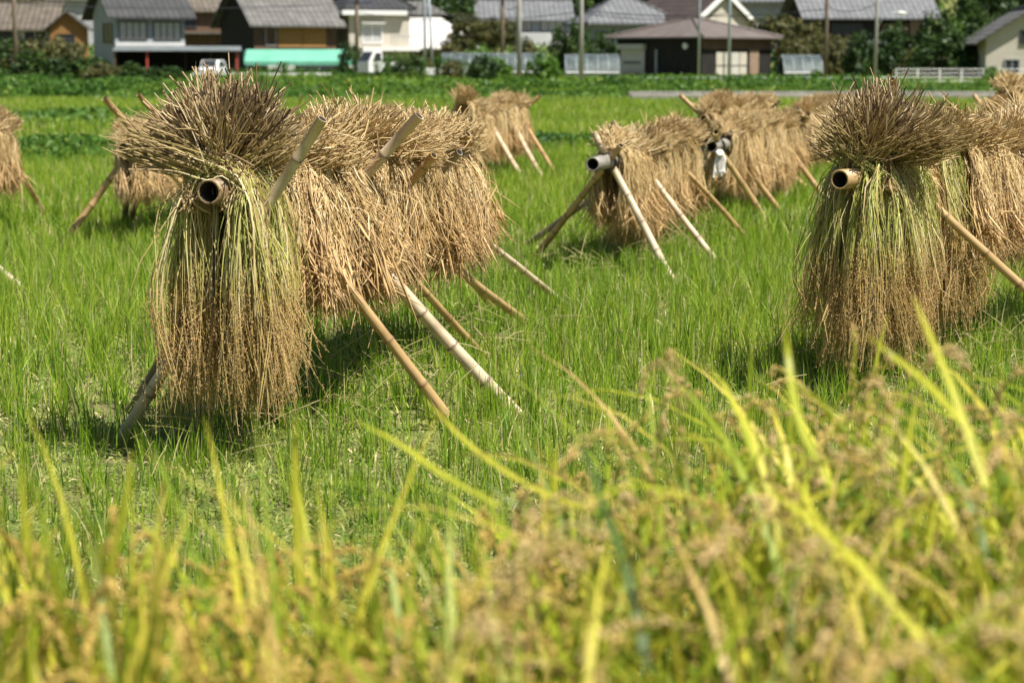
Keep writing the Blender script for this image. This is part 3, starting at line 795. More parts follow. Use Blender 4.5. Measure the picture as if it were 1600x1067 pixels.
# rack behind that, mostly hidden
E0, E1 = pd(1100, 186, 26.0), pd(1200, 180, 29.0)
build_rack(E0, E1, 0.055, [
    (V3((3.6, 25.6, 0)), 0.05, 0.5, 0.036, 'bamboo', 0.0), (V3((3.9, 26, 0)), 0.42, 0.5, 0.036, 'bamboo', 0.0),
    (V3((1.7, 26.4, 0)), 0.08, 0.2, 0.034, 'bamboo', 0.0), (V3((2.6, 29.5, 0)), 0.9, 0.35, 0.034, 'bamboo_dark', 0.0),
], 'bamboo rack mostly hidden behind the one with the white cloth', wraps=(0.1,))
hang(E0, E1, SH_FAR, 0.02, 1.0, 0.30, 'brown sheaf top showing above the row on the rack with the white cloth', 'rice sheaves on the hidden rack', 1.0, 0.02)
# small rack with crossing poles further right
F0, F1 = pd(1252, 186, 30.0), pd(1330, 176, 34.0)
build_rack(F0, F1, 0.055, [
    (pg(1212, 250), 0.06, 0.44, 0.042, 'bamboo', 0.0), (pg(1330, 262), 0.10, 0.40, 0.036, 'bamboo_pale', 0.0),
    (V3((5.9, 31.5, 0)), 0.55, 0.5, 0.036, 'bamboo_pale', 0.0),
], 'small bamboo rack with two poles crossing in a point above it, beyond the domed heap', wraps=(0.08,))
hang(F0, F1, SH_FAR, 0.05, 1.0, 0.34, 'brown sheaf on the small rack with two crossing pole tops', 'rice sheaves on the crossed pole rack', 1.05, 0.02)
# rack D: far middle
G0, G1 = pd(722, 192, 27.2), pd(814, 176, 31.0)
build_rack(G0, G1, 0.062, [
    (pg(823, 289), 0.42, 0.08, 0.038, 'bamboo_pale', 0.0), (pg(851, 284), 0.78, 0.08, 0.036, 'bamboo_pale', 0.0), (pg(870, 276), 0.95, 0.08, 0.032, 'bamboo', 0.0),
    (V3((-0.9, 31.0, 0)), 0.98, 0.42, 0.036, 'bamboo', 0.0), (V3((-1.75, 28, 0)), 0.15, 0.15, 0.036, 'bamboo_dark', 0.0),
], 'distant bamboo rack standing alone in mid-field with three pale legs on one side', wraps=(0.06,))
gG = 'rice sheaves on the lone distant rack'
one(G0, G1, SH_FAR[0], 0.05, 'shaggy sheaf sticking up over the open beam end of the lone distant rack', gG, 0.0, 1.15, 0.18)
hang(G0, G1, SH_FAR, 0.04, 1.0, 0.27, 'golden sheaf in the row on the lone distant rack', gG, 0.95, 0.02)
# rack at the far right edge
H0, H1 = pd(1540, 190, 24.0), pd(1680, 182, 27.0)
build_rack(H0, H1, 0.058, [
    (V3((6.4, 23.0, 0)), 0.1, 0.55, 0.036, 'bamboo', 0.0), (V3((5.0, 24.6, 0)), 0.5, 0.5, 0.036, 'bamboo', 0.0), (V3((5.4, 25.2, 0)), 0.2, 0.3, 0.04, 'bamboo_pale', 0.0),
], 'bamboo rack with a tall double heap, behind the row of the domed heap', wraps=(0.1,))
gH = 'rice sheaves on the double heap rack'
hang(H0, H1, SH_FAR + SH_MID[:2], 0.0, 1.0, 0.27, 'brown sheaf in the lower row of the tall double heap', gH, 1.05, 0.02)
one(H0, H1, SH_FAR[1], 0.22, 'brown sheaf piled on top of the tall double heap', gH, 0.3, 1.15, 0.26)
one(H0, H1, SH_FAR[2], 0.36, 'second brown sheaf piled on top of the tall double heap', gH, 1.3, 1.15, 0.24)
# rack at the far left edge
I0, I1 = pd(-260, 232, 15.0), pd(12, 212, 20.6)
build_rack(I0, I1, 0.055, [
    (pg(30, 449), 0.08, 0.1, 0.034, 'bamboo_pale', 0.0), (pg(72, 338), 0.92, 0.08, 0.032, 'bamboo', 0.0),
    (V3((-6.2, 20.2, 0)), 0.96, 0.24, 0.032, 'bamboo', 0.0), (V3((-6.3, 15.5, 0)), 0.1, 0.2, 0.032, 'bamboo', 0.0),
], 'bamboo rack cut off by the picture edge, only its last hanging sheaf in view', wraps=(0.93,))
hang(I0, I1, SH_MID, 0.52, 0.985, 0.26, 'brown sheaf at the picture edge on the rack with one thin leg in view', 'rice sheaves on the cut off rack', 0.9, 0.02)
# rack behind the large one
J0, J1 = pd(193, 232, 18.0), pd(345, 214, 22.0)
build_rack(J0, J1, 0.055, [
    (pg(92, 388), 0.06, 0.08, 0.034, 'bamboo', 0.0), (V3((-2.55, 18.6, 0)), pd(163, 154, 17.7), 0, 0.036, 'bamboo', 0),
    (pg(193, 360), 0.02, 0.05, 0.034, 'bamboo_dark', 0.0), (pg(200, 355), 0.30, 0.05, 0.034, 'bamboo_dark', 0.0),
    (V3((-2.6, 20.4, 0)), pd(216, 148, 19.6), 0, 0.03, 'bamboo', 0),
], 'bamboo rack half hidden behind the largest one, tall pole tip leaning outward', wraps=(0.06,))
hang(J0, J1, SH_MID, 0.0, 1.0, 0.26, 'brown sheaf showing beside the dark heap of the largest rack', 'rice sheaves on the half hidden rack', 0.86, 0.02)
K0, K1 = pd(488, 214, 24.0), pd(648, 203, 27.5)
build_rack(K0, K1, 0.055, [
    (V3((-1.0, 25.0, 0)), 0.03, 0.5, 0.034, 'bamboo', 0.0), (V3((-0.7, 26.5, 0)), 0.6, 0.1, 0.034, 'bamboo', 0.0), (V3((-2.5, 27.5, 0)), 0.9, 0.3, 0.034, 'bamboo', 0.0), (V3((-3.2, 24.6, 0)), 0.1, 0.15, 0.034, 'bamboo', 0.0),
], 'bamboo rack peeping over the golden row of the largest rack', wraps=(0.1,))
hang(K0, K1, SH_FAR, 0.05, 1.0, 0.30, 'golden sheaf top peeping over the row of the largest rack', 'rice sheaves on the peeping rack', 1.0, 0.02)

def cloth():
    p = pd(1124, 240, 20.3)
    rng = np.random.default_rng(8)
    acc = Acc()
    C = []
    for i in range(9):
        a = (i - 4) / 4
        C.append([(0.0 + 0.012 * a, -0.02, 0.03), (0.03 * a, -0.055, 0.0), (0.06 * a + 0.01, -0.06, -0.08), (0.055 * a + rng.normal() * 0.012, -0.05, -0.2 - 0.12 * (i % 3 == 0)), (0.05 * a + rng.normal() * 0.015, -0.05 + rng.normal() * 0.012, -0.24 - 0.12 * rng.random())])
    P = catmull(np.array(C, float), 12)
    add_ribbons(acc, P, np.full((9, 12), 0.034) * np.interp(np.linspace(0, 1, 12), [0, .2, 1], [.4, .9, 1.2])[None], rng, norm(np.array([[1, 0.5 * (-1) ** i, 0] for i in range(9)], float)))
    th = np.linspace(0, 2 * np.pi, 15)
    P = np.stack([0.035 * np.cos(th), -0.06 + 0.03 * np.sin(th), 0.01 + 0.03 * np.sin(th)], -1)[None]
    add_tubes(acc, P, np.full((1, 15), 0.02), rng, 8)
    me = acc.mesh('cloth', [M['cloth']], True)
    o = link('cloth', me); o.location = p; o.scale = (0.75, 0.75, 0.72)
    s = o.modifiers.new('thickness', 'SOLIDIFY'); s.thickness = 0.006
    tag(o, 'white cloth knotted round a beam end, its torn strips hanging down', 'cloth')
cloth()

# ------------------------------------------------------------------ standing rice in front
def front_rice():
    rng = np.random.default_rng(77)
    ex = [-400, 0, 150, 300, 450, 560, 690, 760, 850, 960, 1100, 1300, 1450, 1600, 2000]
    ey = [750, 750, 745, 760, 760, 785, 850, 800, 730, 635, 565, 540, 545, 560, 580]
    acc = Acc()
    hills = []
    y = 1.55
    while y < 4.3:
        xw = 0.29 * y + 0.75
        for x in np.arange(-xw, xw, 0.20):
            hills.append((x + rng.normal() * 0.045, y + rng.normal() * 0.045))
        y += 0.23
    for x, y in hills:
        px = float(pxx(x, y, 1.0))
        if y > 3.55 and px < 820: continue
        e = float(np.interp(px, ex, ey)) + abs(rng.normal()) * 40 - 12
        zt = CAMZ + (HOR - e) * y / FPX
        h = min(zt, 1.10 + 0.04 * rng.normal())
        if h < 0.5: continue
        right = np.clip((px - 640) / 300, 0, 1)
        # leaves
        n = 13 + int(4 * right)
        az = rng.random(n) * 2 * np.pi
        Ls = h * (0.45 + 0.5 * rng.random(n))
        z0 = h * (0.12 + 0.4 * rng.random(n))
        tilt = np.abs(rng.normal(0.17, 0.15, n))
        curl = rng.random(n) * (0.55 + 0.5 * right)
        f = np.linspace(0, 1, 8)[None]
        ang = tilt[:, None] + curl[:, None] * f ** 2 * 1.4
        st = Ls[:, None] / 7
        hx = np.cumsum(np.sin(ang) * st, 1); hz = np.cumsum(np.cos(ang) * st, 1)
        P = np.stack([x + rng.normal(0, 0.025, n)[:, None] + np.cos(az)[:, None] * hx, y + rng.normal(0, 0.025, n)[:, None] + np.sin(az)[:, None] * hx, z0[:, None] + hz], -1)
        P[..., 2] *= np.minimum(1.0, h * (0.90 + 0.18 * rng.random((n, 1)) ** 2) / P[..., 2].max(1, keepdims=True))
        wv = np.interp(f[0], [0, .25, .6, 1], [.6, 1, .85, .05])[None] * (0.012 + 0.009 * rng.random((n, 1)))
        side = np.stack([-np.sin(az), np.cos(az), np.zeros(n)], -1) + rng.normal(0, 0.35, (n, 3))
        rn = np.clip(rng.normal(0.56 - 0.05 * right, 0.27, n), 0, 0.9); rn[rng.random(n) < 0.08] = 1.0
        add_ribbons(acc, P, wv, rng, norm(side), rn, 0)
        # stems ending in drooping panicles
        n = 7 - int(2.6 * right)
        az = rng.random(n) * 2 * np.pi
        hs = h * (0.62 + (0.30 + 0.14 * right) * rng.random(n) ** 0.7)
        arch = 0.06 + 0.12 * rng.random(n)
        K = 12
        base = np.stack([x + rng.normal(0, 0.02, n), y + rng.normal(0, 0.02, n), np.zeros(n)], -1)
        d = np.stack([np.cos(az), np.sin(az), np.zeros(n)], -1)
        up = np.array([0, 0, 1.0])
        droop = (0.05 + 0.20 * rng.random(n) - 0.03 * right)[:, None]
        C = np.stack([base, base + up * hs[:, None] * 0.5 + d * 0.02, base + up * hs[:, None] * 0.92 + d * 0.05,
                      base + up * hs[:, None] * 1.0 + d * (0.05 + arch * 0.45)[:, None], base + up * (hs[:, None] - droop * 0.45) + d * (0.05 + arch)[:, None],
                      base + up * (hs[:, None] - droop * 1.25) + d * (0.05 + arch * 1.25)[:, None]], 1)
        P = catmull(C, K)
        add_tubes(acc, P, np.full((n, K), 0.0017), rng, 3, np.clip(rng.normal(0.5, 0.15, n), 0, 1), 0)
        G = 90 - int(30 * right)
        f0 = np.linspace(0.50, 0.995, G)[None] * (K - 1) + np.zeros((n, 1))
        i = np.minimum(f0.astype(int), K - 2); fr = (f0 - i)[..., None]
        rows = np.arange(n)[:, None]
        c = P[rows, i] * (1 - fr) + P[rows, i + 1] * fr
        dd = P[rows, i + 1] - P[rows, i]
        c = c + rng.normal(0, 0.0026 + 0.0016 * right, c.shape)
        gb = np.where(rng.random(n) < right, rng.uniform(0.5, 1.0, n), 0.3)
        add_grains(acc, c.reshape(-1, 3), dd.reshape(-1, 3) + 1e-5, 0.0028, 0.0064, rng, np.clip(np.repeat(gb, G) + rng.normal(0, 0.12, n * G), 0, 1), 1)
    # a few long flag leaves that stand clear of the stand
    def flag(pts, Y, wd, rn):
        P = catmull(np.array([[tuple(pd(px, py, yy)) for (px, py), yy in zip(pts, Y)]]), 12)
        wv = np.interp(np.linspace(0, 1, 12), [0, .3, .75, 1], [.8, 1, .7, .05])[None] * wd
        add_ribbons(acc, P, wv, rng, np.array([[0.9, 0.35, 0.2]]) / 1.0, np.array([rn]), 0)
    flag([(930, 800), (830, 760), (740, 700), (665, 625)], (3.0, 3.2, 3.4, 3.6), 0.013, 0.72)
    flag([(780, 790), (690, 740), (620, 690), (550, 655)], (3.0, 3.2, 3.3, 3.4), 0.013, 0.62)
    flag([(470, 930), (466, 840), (462, 760), (462, 650)], (3.0, 3.0, 3.0, 3.0), 0.015, 0.7)
    flag([(1015, 1050), (980, 900), (940, 780), (905, 670)], (2.4, 2.5, 2.6, 2.7), 0.016, 0.05)
    flag([(1300, 760), (1250, 660), (1232, 560), (1228, 500)], (2.8, 2.9, 3.0, 3.0), 0.013, 0.6)
    flag([(1540, 760), (1500, 640), (1460, 540), (1425, 460)], (2.7, 2.8, 2.9, 3.0), 0.013, 0.68)
    flag([(1520, 680), (1450, 600), (1400, 560), (1350, 520)], (2.8, 2.9, 3.0, 3.0), 0.012, 0.66)
    flag([(1440, 1000), (1340, 880), (1250, 800), (1180, 750)], (2.3, 2.4, 2.5, 2.6), 0.014, 0.7)
    flag([(170, 900), (190, 820), (200, 760), (206, 705)], (3.0, 3.0, 3.0, 3.0), 0.013, 0.62)
    flag([(50, 900), (40, 820), (36, 780), (34, 715)], (3.0, 3.0, 3.0, 3.0), 0.012, 0.62)
    o = link('ripening_rice', acc.mesh('ripening_rice', [M['fg_leaf'], M['fg_grain']]))
    tag(o, 'blurred stand of ripening yellow-green rice with drooping golden ears in front', 'rice plants', kind='stuff')
front_rice()

# ------------------------------------------------------------------ village: materials
M['tile_grey'] = mat_roof('grey_roof_tile', (0.085, 0.082, 0.076), (0.17, 0.165, 0.15), 0.48, 0.55)
M['tile_blue'] = mat_roof('blue_grey_roof_tile', (0.12, 0.125, 0.13), (0.20, 0.207, 0.217), 0.48, 0.55)
M['tile_dark'] = mat_roof('dark_roof_tile', (0.03, 0.031, 0.033), (0.055, 0.056, 0.058), 0.48, 0.55)
M['tile_tan'] = mat_roof('tan_roof_tile', (0.10, 0.083, 0.062), (0.18, 0.15, 0.115), 0.48, 0.55)
M['tile_brown'] = mat_roof('brown_roof_slate', (0.055, 0.04, 0.034), (0.09, 0.066, 0.056), 0.5, 0.25)
M['metal_brown'] = mat_roof('brown_sheet_roof', (0.115, 0.092, 0.08), (0.165, 0.138, 0.122), 0.36, 3.0, metal=True)
M['metal_white'] = mat_roof('white_sheet_roof', (0.58, 0.55, 0.52), (0.66, 0.64, 0.61), 0.45, 3.0, metal=True)
M['sheet_grey'] = mat_roof('corrugated_sheet', (0.12, 0.14, 0.14), (0.20, 0.225, 0.225), 0.12, 3.0, metal=True)
M['wall_blue'] = mat_noise('pale_blue_render', (0.27, 0.30, 0.33), (0.34, 0.37, 0.40), 0.8, 0.85)
M['wall_white'] = mat_noise('white_render', (0.52, 0.53, 0.53), (0.62, 0.63, 0.63), 0.7, 0.85)
M['wall_cream'] = mat_noise('cream_render', (0.46, 0.42, 0.34), (0.55, 0.51, 0.425), 0.7, 0.85)
M['wall_grey'] = mat_noise('grey_render', (0.34, 0.35, 0.36), (0.44, 0.45, 0.46), 0.7, 0.85)
M['wall_black'] = mat_noise('charred_boards', (0.012, 0.011, 0.010), (0.035, 0.03, 0.026), 1.5, 0.8, stretch=(5, 5, 0.6))
M['wall_brown'] = mat_noise('brown_boards', (0.085, 0.05, 0.03), (0.17, 0.105, 0.065), 1.5, 0.8, stretch=(5, 5, 0.6))
M['wall_orange'] = mat_noise('ochre_wall', (0.22, 0.115, 0.04), (0.30, 0.16, 0.055), 1.2, 0.85)
M['blind'] = mat_noise('reed_blind', (0.30, 0.165, 0.05), (0.42, 0.24, 0.075), 3, 0.8, stretch=(1, 1, 12))
M['tan_board'] = mat_noise('tan_board', (0.24, 0.17, 0.115), (0.32, 0.23, 0.16), 2, 0.8)
M['trim_white'] = mat_plain('white_trim', (0.78, 0.77, 0.74), 0.6, var=0.05)
M['trim_dark'] = mat_plain('dark_trim', (0.05, 0.045, 0.04), 0.6)
M['alu'] = mat_plain('grey_metal', (0.36, 0.37, 0.38), 0.45, metallic=0.3)
M['glass'] = mat_plain('window_glass', (0.035, 0.04, 0.045), 0.3, spec=0.3)
M['curtain'] = mat_plain('curtained_glass', (0.42, 0.42, 0.41), 0.25, spec=0.5)
M['awning'] = mat_noise('mint_awning', (0.13, 0.38, 0.27), (0.17, 0.45, 0.33), 0.8, 0.6)
M['awning_dark'] = mat_plain('green_awning_side', (0.07, 0.30, 0.21), 0.6)
M['red'] = mat_plain('red_paint', (0.38, 0.06, 0.04), 0.6)
M['yellow'] = mat_plain('yellow_paint', (0.75, 0.50, 0.03), 0.5)
M['car_white'] = mat_plain('white_car_paint', (0.78, 0.78, 0.77), 0.25, spec=0.6, var=0.03)
M['tyre'] = mat_plain('tyre_rubber', (0.02, 0.02, 0.02), 0.8)
M['pole_grey'] = mat_noise('pole_concrete', (0.34, 0.325, 0.30), (0.46, 0.44, 0.40), 3, 0.85)
M['pole_brown'] = mat_noise('pole_timber', (0.16, 0.12, 0.085), (0.27, 0.21, 0.155), 3, 0.9, stretch=(6, 6, 0.8))
M['pole_steel'] = mat_plain('galvanised_steel', (0.42, 0.47, 0.50), 0.45, metallic=0.4)
M['film'] = mat_noise('greenhouse_film', (0.045, 0.065, 0.06), (0.13, 0.155, 0.15), 1.4, 0.35, spec=0.5)
M['shutter'] = mat_plain('shutter_paint', (0.52, 0.50, 0.44), 0.55, var=0.06)
M['black'] = mat_plain('black_paint', (0.03, 0.03, 0.035), 0.5)
M['solar'] = mat_plain('solar_panel', (0.04, 0.065, 0.13), 0.15, spec=0.6)

VZ = 0.62
class House:
    """origin at the front left corner, x along the front, y into the depth"""
    def __init__(s, name, label, px, Y, rot, W, D, eave, cat='house', z=None):
        s.W, s.D, s.e = W, D, eave
        p = pd(px, 100, Y)
        zz = float(ground_z(p.x, Y)) if z is None else z
        s.root = thing(name, label, cat, (p.x, Y, zz), R(rot))
    def part(s, mb, name, mat, parent=None, bevel=0.0):
        return mb.build(name, M[mat], parent or s.root, bevel)
    def walls(s, mat, ridge=None, axis='x', name='wall', low=-0.6):
        m = MB()
        if ridge is None:
            m.box(0, s.W, 0, s.D, low, s.e)
        elif axis == 'x':
            m.prism([(0, low), (s.D, low), (s.D, s.e), (s.D / 2, ridge), (0, s.e)], 'x', 0, s.W)
        else:
            m.prism([(0, low), (s.W, low), (s.W, s.e), (s.W / 2, ridge), (0, s.e)], 'y', 0, s.D)
        return s.part(m, name, mat)
    def gable_roof(s, mat, ridge, axis='x', over=0.6, side=0.45, th=0.16, x0=0, x1=None, name='roof', ridge_cap=True, lift=0.03):
        span = s.D if axis == 'x' else s.W
        ln = s.W if axis == 'x' else s.D
        x1 = ln if x1 is None else x1
        sl_ = (ridge - s.e) / (span / 2)
        ze = s.e - over * sl_
        t = th
        prof = [(-over, ze + lift), (span / 2, ridge + lift), (span + over, ze + lift), (span + over, ze + t + lift), (span / 2, ridge + t * 1.1 + lift), (-over, ze + t + lift)]
        m = MB().prism(prof, axis, x0 - side, x1 + side)
        o = s.part(m, name, mat)
        if ridge_cap:
            c = MB(); zr = ridge + t * 1.1 + lift
            if axis == 'x': c.box(x0 - side, x1 + side, span / 2 - 0.16, span / 2 + 0.16, zr - 0.08, zr + 0.16)
            else: c.box(span / 2 - 0.16, span / 2 + 0.16, x0 - side, x1 + side, zr - 0.08, zr + 0.16)
            s.part(c, 'ridge', mat, o)
        return o
    def hip_roof(s, mat, ridge, over=0.6, rl=0.3, th=0.18, name='roof', z=None):
        e = s.e if z is None else z
        x0, x1, y0, y1 = -over, s.W + over, -over, s.D + over
        cx, cy = s.W / 2, s.D / 2
        dx = (s.W * rl) / 2
        V = [(x0, y0, e), (x1, y0, e), (x1, y1, e), (x0, y1, e), (x0, y0, e + th), (x1, y0, e + th), (x1, y1, e + th), (x0, y1, e + th), (cx - dx, cy, ridge), (cx + dx, cy, ridge)]
        F = [(3, 2, 1, 0), (0, 1, 5, 4), (1, 2, 6, 5), (2, 3, 7, 6), (3, 0, 4, 7), (4, 5, 9, 8), (5, 6, 9), (6, 7, 8, 9), (7, 4, 8)]
        o = s.part(MB().poly(V, F), name, mat)
        c = MB()
        up = 0.03
        for a, b in ((4, 8), (5, 9), (6, 9), (7, 8), (8, 9)):
            c.tube([Vector(V[a]) + Vector((0, 0, up)), Vector(V[b]) + Vector((0, 0, up))], 0.10, 6)
        s.part(c, 'ridge', mat, o)
        return o
    def _map(s, face, u, n, z):
        return {'front': (u, -n, z), 'left': (-n, u, z), 'right': (s.W + n, u, z)}[face]
    def slab(s, face, u0, u1, z0, z1, n0, n1, name, mat, parent=None, bevel=0.0):
        a, b = s._map(face, u0, n0, z0), s._map(face, u1, n1, z1)
        m = MB().box(min(a[0], b[0]), max(a[0], b[0]), min(a[1], b[1]), max(a[1], b[1]), z0, z1)
        return s.part(m, name, mat, parent, bevel)
    def window(s, face, u0, u1, z0, z1, frame='alu', pane='glass', bars=1, name='window', hood=None):
        m = MB(); t = 0.07
        def bx(a0, a1, b0, b1, n0, n1):
            p, q = s._map(face, a0, n0, b0), s._map(face, a1, n1, b1)
            m.box(min(p[0], q[0]), max(p[0], q[0]), min(p[1], q[1]), max(p[1], q[1]), b0, b1)
        bx(u0 - t, u0, z0, z1, 0.004, 0.08); bx(u1, u1 + t, z0, z1, 0.004, 0.08)
        bx(u0 - t, u1 + t, z1, z1 + t, 0.004, 0.085); bx(u0 - t, u1 + t, z0 - t, z0, 0.004, 0.10)
        for k in range(1, bars + 1):
            c = u0 + (u1 - u0) * k / (bars + 1)
            bx(c - 0.03, c + 0.03, z0, z1, 0.022, 0.06)
        f = s.part(m, name, frame)
        s.slab(face, u0, u1, z0, z1, 0.004, 0.02, 'pane', pane, f)
        if hood:
            s.slab(face, u0 - 0.2, u1 + 0.2, z1 + 0.15, z1 + 0.24, 0.003, hood, 'hood', 'trim_white', f)
        return f

# pale blue two storey house at the left
h = House('house', 'pale two-storey house with dark roof and shaded blue-grey gable, left of the dark timber house', 181, 148, 27, 5.3, 5.9, 4.45)
h.walls('wall_blue', 6.5)
h.gable_roof('tile_dark', 6.5, over=0.75, side=0.7)
h.window('left', 0.7, 2.9, 2.3, 3.6, 'trim_dark', 'glass')
h.window('front', 0.35, 2.35, 2.55, 3.75, 'trim_dark', 'curtain', 3)
h.window('front', 2.95, 4.95, 2.55, 3.75, 'trim_dark', 'curtain', 3)
h.slab('front', 0.0, 5.3, 1.5, 2.3, 0.004, 0.05, 'wall_panel', 'wall_white')  # no separate panel: white slab paints the sunlit lower wall, below the eaves' shadow
# lean-to in front of it
s = thing('carport', 'dark lean-to carport with corrugated roof and red posts below the pale blue gable', 'carport', (pd(183, 100, 140).x, 140, VZ), R(8))
MB().poly([(-0.3, -0.2, 1.72), (8.6, -0.2, 1.72), (8.6, 4.2, 2.05), (-0.3, 4.2, 2.05), (-0.3, -0.2, 1.78), (8.6, -0.2, 1.78), (8.6, 4.2, 2.11), (-0.3, 4.2, 2.11)],
          [(0, 3, 2, 1), (4, 5, 6, 7), (0, 1, 5, 4), (1, 2, 6, 5), (2, 3, 7, 6), (3, 0, 4, 7)]).build('roof', M['sheet_grey'], s)
MB().box(-0.2, 8.5, 4.0, 4.12, -0.5, 2.03).build('back_wall', M['wall_black'], s)
MB().box(-0.2, -0.1, 0, 4, -0.5, 1.72).build('side_wall', M['wall_brown'], s)
for x in (2.0, 8.2):
    MB().box(x, x + 0.14, 0, 0.14, -0.5, 1.73).build('post', M['red'], s)
for x in (4.6, 6.4):
    MB().box(x, x + 0.1, 3.2, 3.3, -0.5, 1.97).build('post', M['wall_brown'], s)
MB().box(0.2, 2.8, 1.0, 1.6, 0.55, 0.62).box(0.25, 0.33, 1.1, 1.5, -0.5, 0.55).box(2.6, 2.68, 1.1, 1.5, -0.5, 0.55).build('bench', M['wall_grey'], s)

# old brown house between
h = House('house', 'old brown house half seen between the pale blue house and the dark timber house', 268, 176, 20, 5.2, 6, 4.2)
h.walls('wall_brown', 6.0); h.gable_roof('tile_tan', 6.0)
h.window('front', 1.2, 2.2, 2.6, 3.6, 'trim_dark', 'glass', 1)
h.slab('front', 0, 5.2, 2.0, 2.12, 0.0, 1.4, 'lower_roof', 'tile_grey')

# far left tan roof house
h = House('house', 'low tan-roofed house behind the round bush, ochre wall under its small gable', -40, 168, 3, 6.6, 6, 3.2)
h.walls('wall_grey', 5.0); h.gable_roof('tile_tan', 5.0, over=0.8)
h.window('front', 1.4, 3.6, 1.7, 2.7, 'trim_dark', 'glass', 1)
h.window('front', 4.2, 6.0, 1.7, 2.7, 'trim_white', 'glass', 1)
h2 = House('house', 'small ochre-walled house with a front gable beside the pale blue gable', 80, 165, 8, 2.7, 5, 3.3)
h2.walls('wall_orange', 4.4, 'y'); h2.gable_roof('tile_grey', 4.4, 'y', over=0.5)
h2.window('front', 0.5, 1.9, 1.6, 2.6, 'trim_dark', 'glass', 1)
h = House('house', 'grey-roofed house behind the small ochre gable, mostly roof in view', 80, 190, 10, 5, 6, 4.6)
h.walls('wall_grey', 6.5); h.gable_roof('tile_blue', 6.5)

# dark timber house with mint awning
h = House('house', 'dark timber house with grey tiled roof, reed blinds upstairs and black gable', 397, 152, 29, 6.75, 6.9, 4.0)
h.walls('wall_black', 6.6)
h.gable_roof('tile_grey', 6.6, over=0.8, side=0.6)
h.slab('front', 0.0, 6.75, 1.75, 3.95, 0.003, 0.05, 'upper_wall', 'wall_brown')
h.window('front', 1.0, 1.75, 2.1, 3.6, 'alu', 'curtain', 0)
h.slab('front', 1.95, 3.95, 1.98, 3.62, 0.055, 0.10, 'blind', 'blind'); h.slab('front', 4.0, 5.9, 1.98, 3.62, 0.055, 0.10, 'blind', 'blind')
h.slab('front', 1.85, 6.05, 1.86, 1.97, 0.055, 0.2, 'sill', 'wall_brown')
h.window('front', 1.2, 3.2, -0.2, 1.4, 'trim_white', 'curtain', 2, name='glass_door'); h.window('front', 3.7, 6.3, -0.2, 1.4, 'trim_dark', 'glass', 2, name='glass_door')
d = House('awning', 'mint green shop awning sloping down in front of the dark timber house', 382, 147.5, 6, 8.2, 2.6, 1.85, 'awning')
aw = MB(); V = [(0.0, -0.0, 0.72), (8.2, -0.0, 0.72), (7.4, 2.4, 1.65), (0.1, 2.4, 1.65), (0.0, 0.0, 0.90), (8.2, 0.0, 0.90), (7.4, 2.4, 1.78), (0.1, 2.4, 1.78)]
aw.poly(V, [(0, 3, 2, 1), (4, 5, 6, 7), (0, 1, 5, 4), (1, 2, 6, 5), (2, 3, 7, 6), (3, 0, 4, 7)]); d.part(aw, 'canopy', 'awning')
d.part(MB().poly([(-0.02, 0.0, 0.88), (-0.02, 2.4, 1.76), (-0.02, 2.4, 0.8), (-0.02, 0.0, 0.72), (-0.05, 0.0, 0.88), (-0.05, 2.4, 1.76), (-0.05, 2.4, 0.8), (-0.05, 0.0, 0.72)],
       [(0, 1, 2, 3), (7, 6, 5, 4), (0, 4, 5, 1), (1, 5, 6, 2), (2, 6, 7, 3), (3, 7, 4, 0)]), 'side_flap', 'awning_dark')
for x in (0.15, 2.8, 5.4, 7.9):
    d.part(MB().box(x, x + 0.07, 0.05, 0.12, -0.6, 0.715), 'post', 'alu')
val = MB()
for k in range(40):
    val.box(0.01 + k * 0.2045, 0.19 + k * 0.2045, -0.035, -0.004, 0.62 - 0.03 * (k % 2), 0.86)
d.part(val, 'valance', 'awning')
yb = thing('vending_machine', 'yellow upright cabinet standing under the mint awning', 'cabinet', (pd(392, 100, 148.4).x, 148.4, VZ))
MB().box(0, 0.62, 0, 0.5, -0.1, 1.05).build('cabinet', M['yellow'], yb, 0.03)
MB().box(0.08, 0.54, -0.03, -0.002, 0.45, 0.95).build('front_panel', M['curtain'], yb)

# cream modern house
h = House('house', 'cream two-storey house with flat white eaves and balcony beside the dark timber house', 546, 156, 20, 4.9, 6.5, 4.4)
h.walls('wall_cream')
h.part(MB().box(-0.7, 4.5, -0.7, 7.0, 4.405, 4.75), 'eaves', 'trim_white')
h.hip_roof('tile_dark', 6.6, over=0.4, rl=0.35, z=4.755)
h.part(MB().box(0.2, 1.9, 0.4, 1.7, 5.35, 5.42), 'solar_panel', 'solar')
h.window('front', 1.1, 2.6, 2.3, 3.6, 'trim_white', 'curtain', 1, hood=0.5)
h.window('front', 2.4, 3.5, 0.2, 1.0, 'alu', 'glass', 1, hood=0.4)
h.slab('front', 0.8, 5.4, 1.65, 1.95, 0.003, 1.1, 'balcony', 'trim_white')
bal = MB()
for k in range(9):
    bal.box(3.1 + k * 0.27, 3.14 + k * 0.27, -1.05, -1.01, 1.953, 2.75)
bal.box(3.05, 5.35, -1.07, -1.0, 2.753, 2.82)
h.part(bal, 'balcony_railing', 'alu')

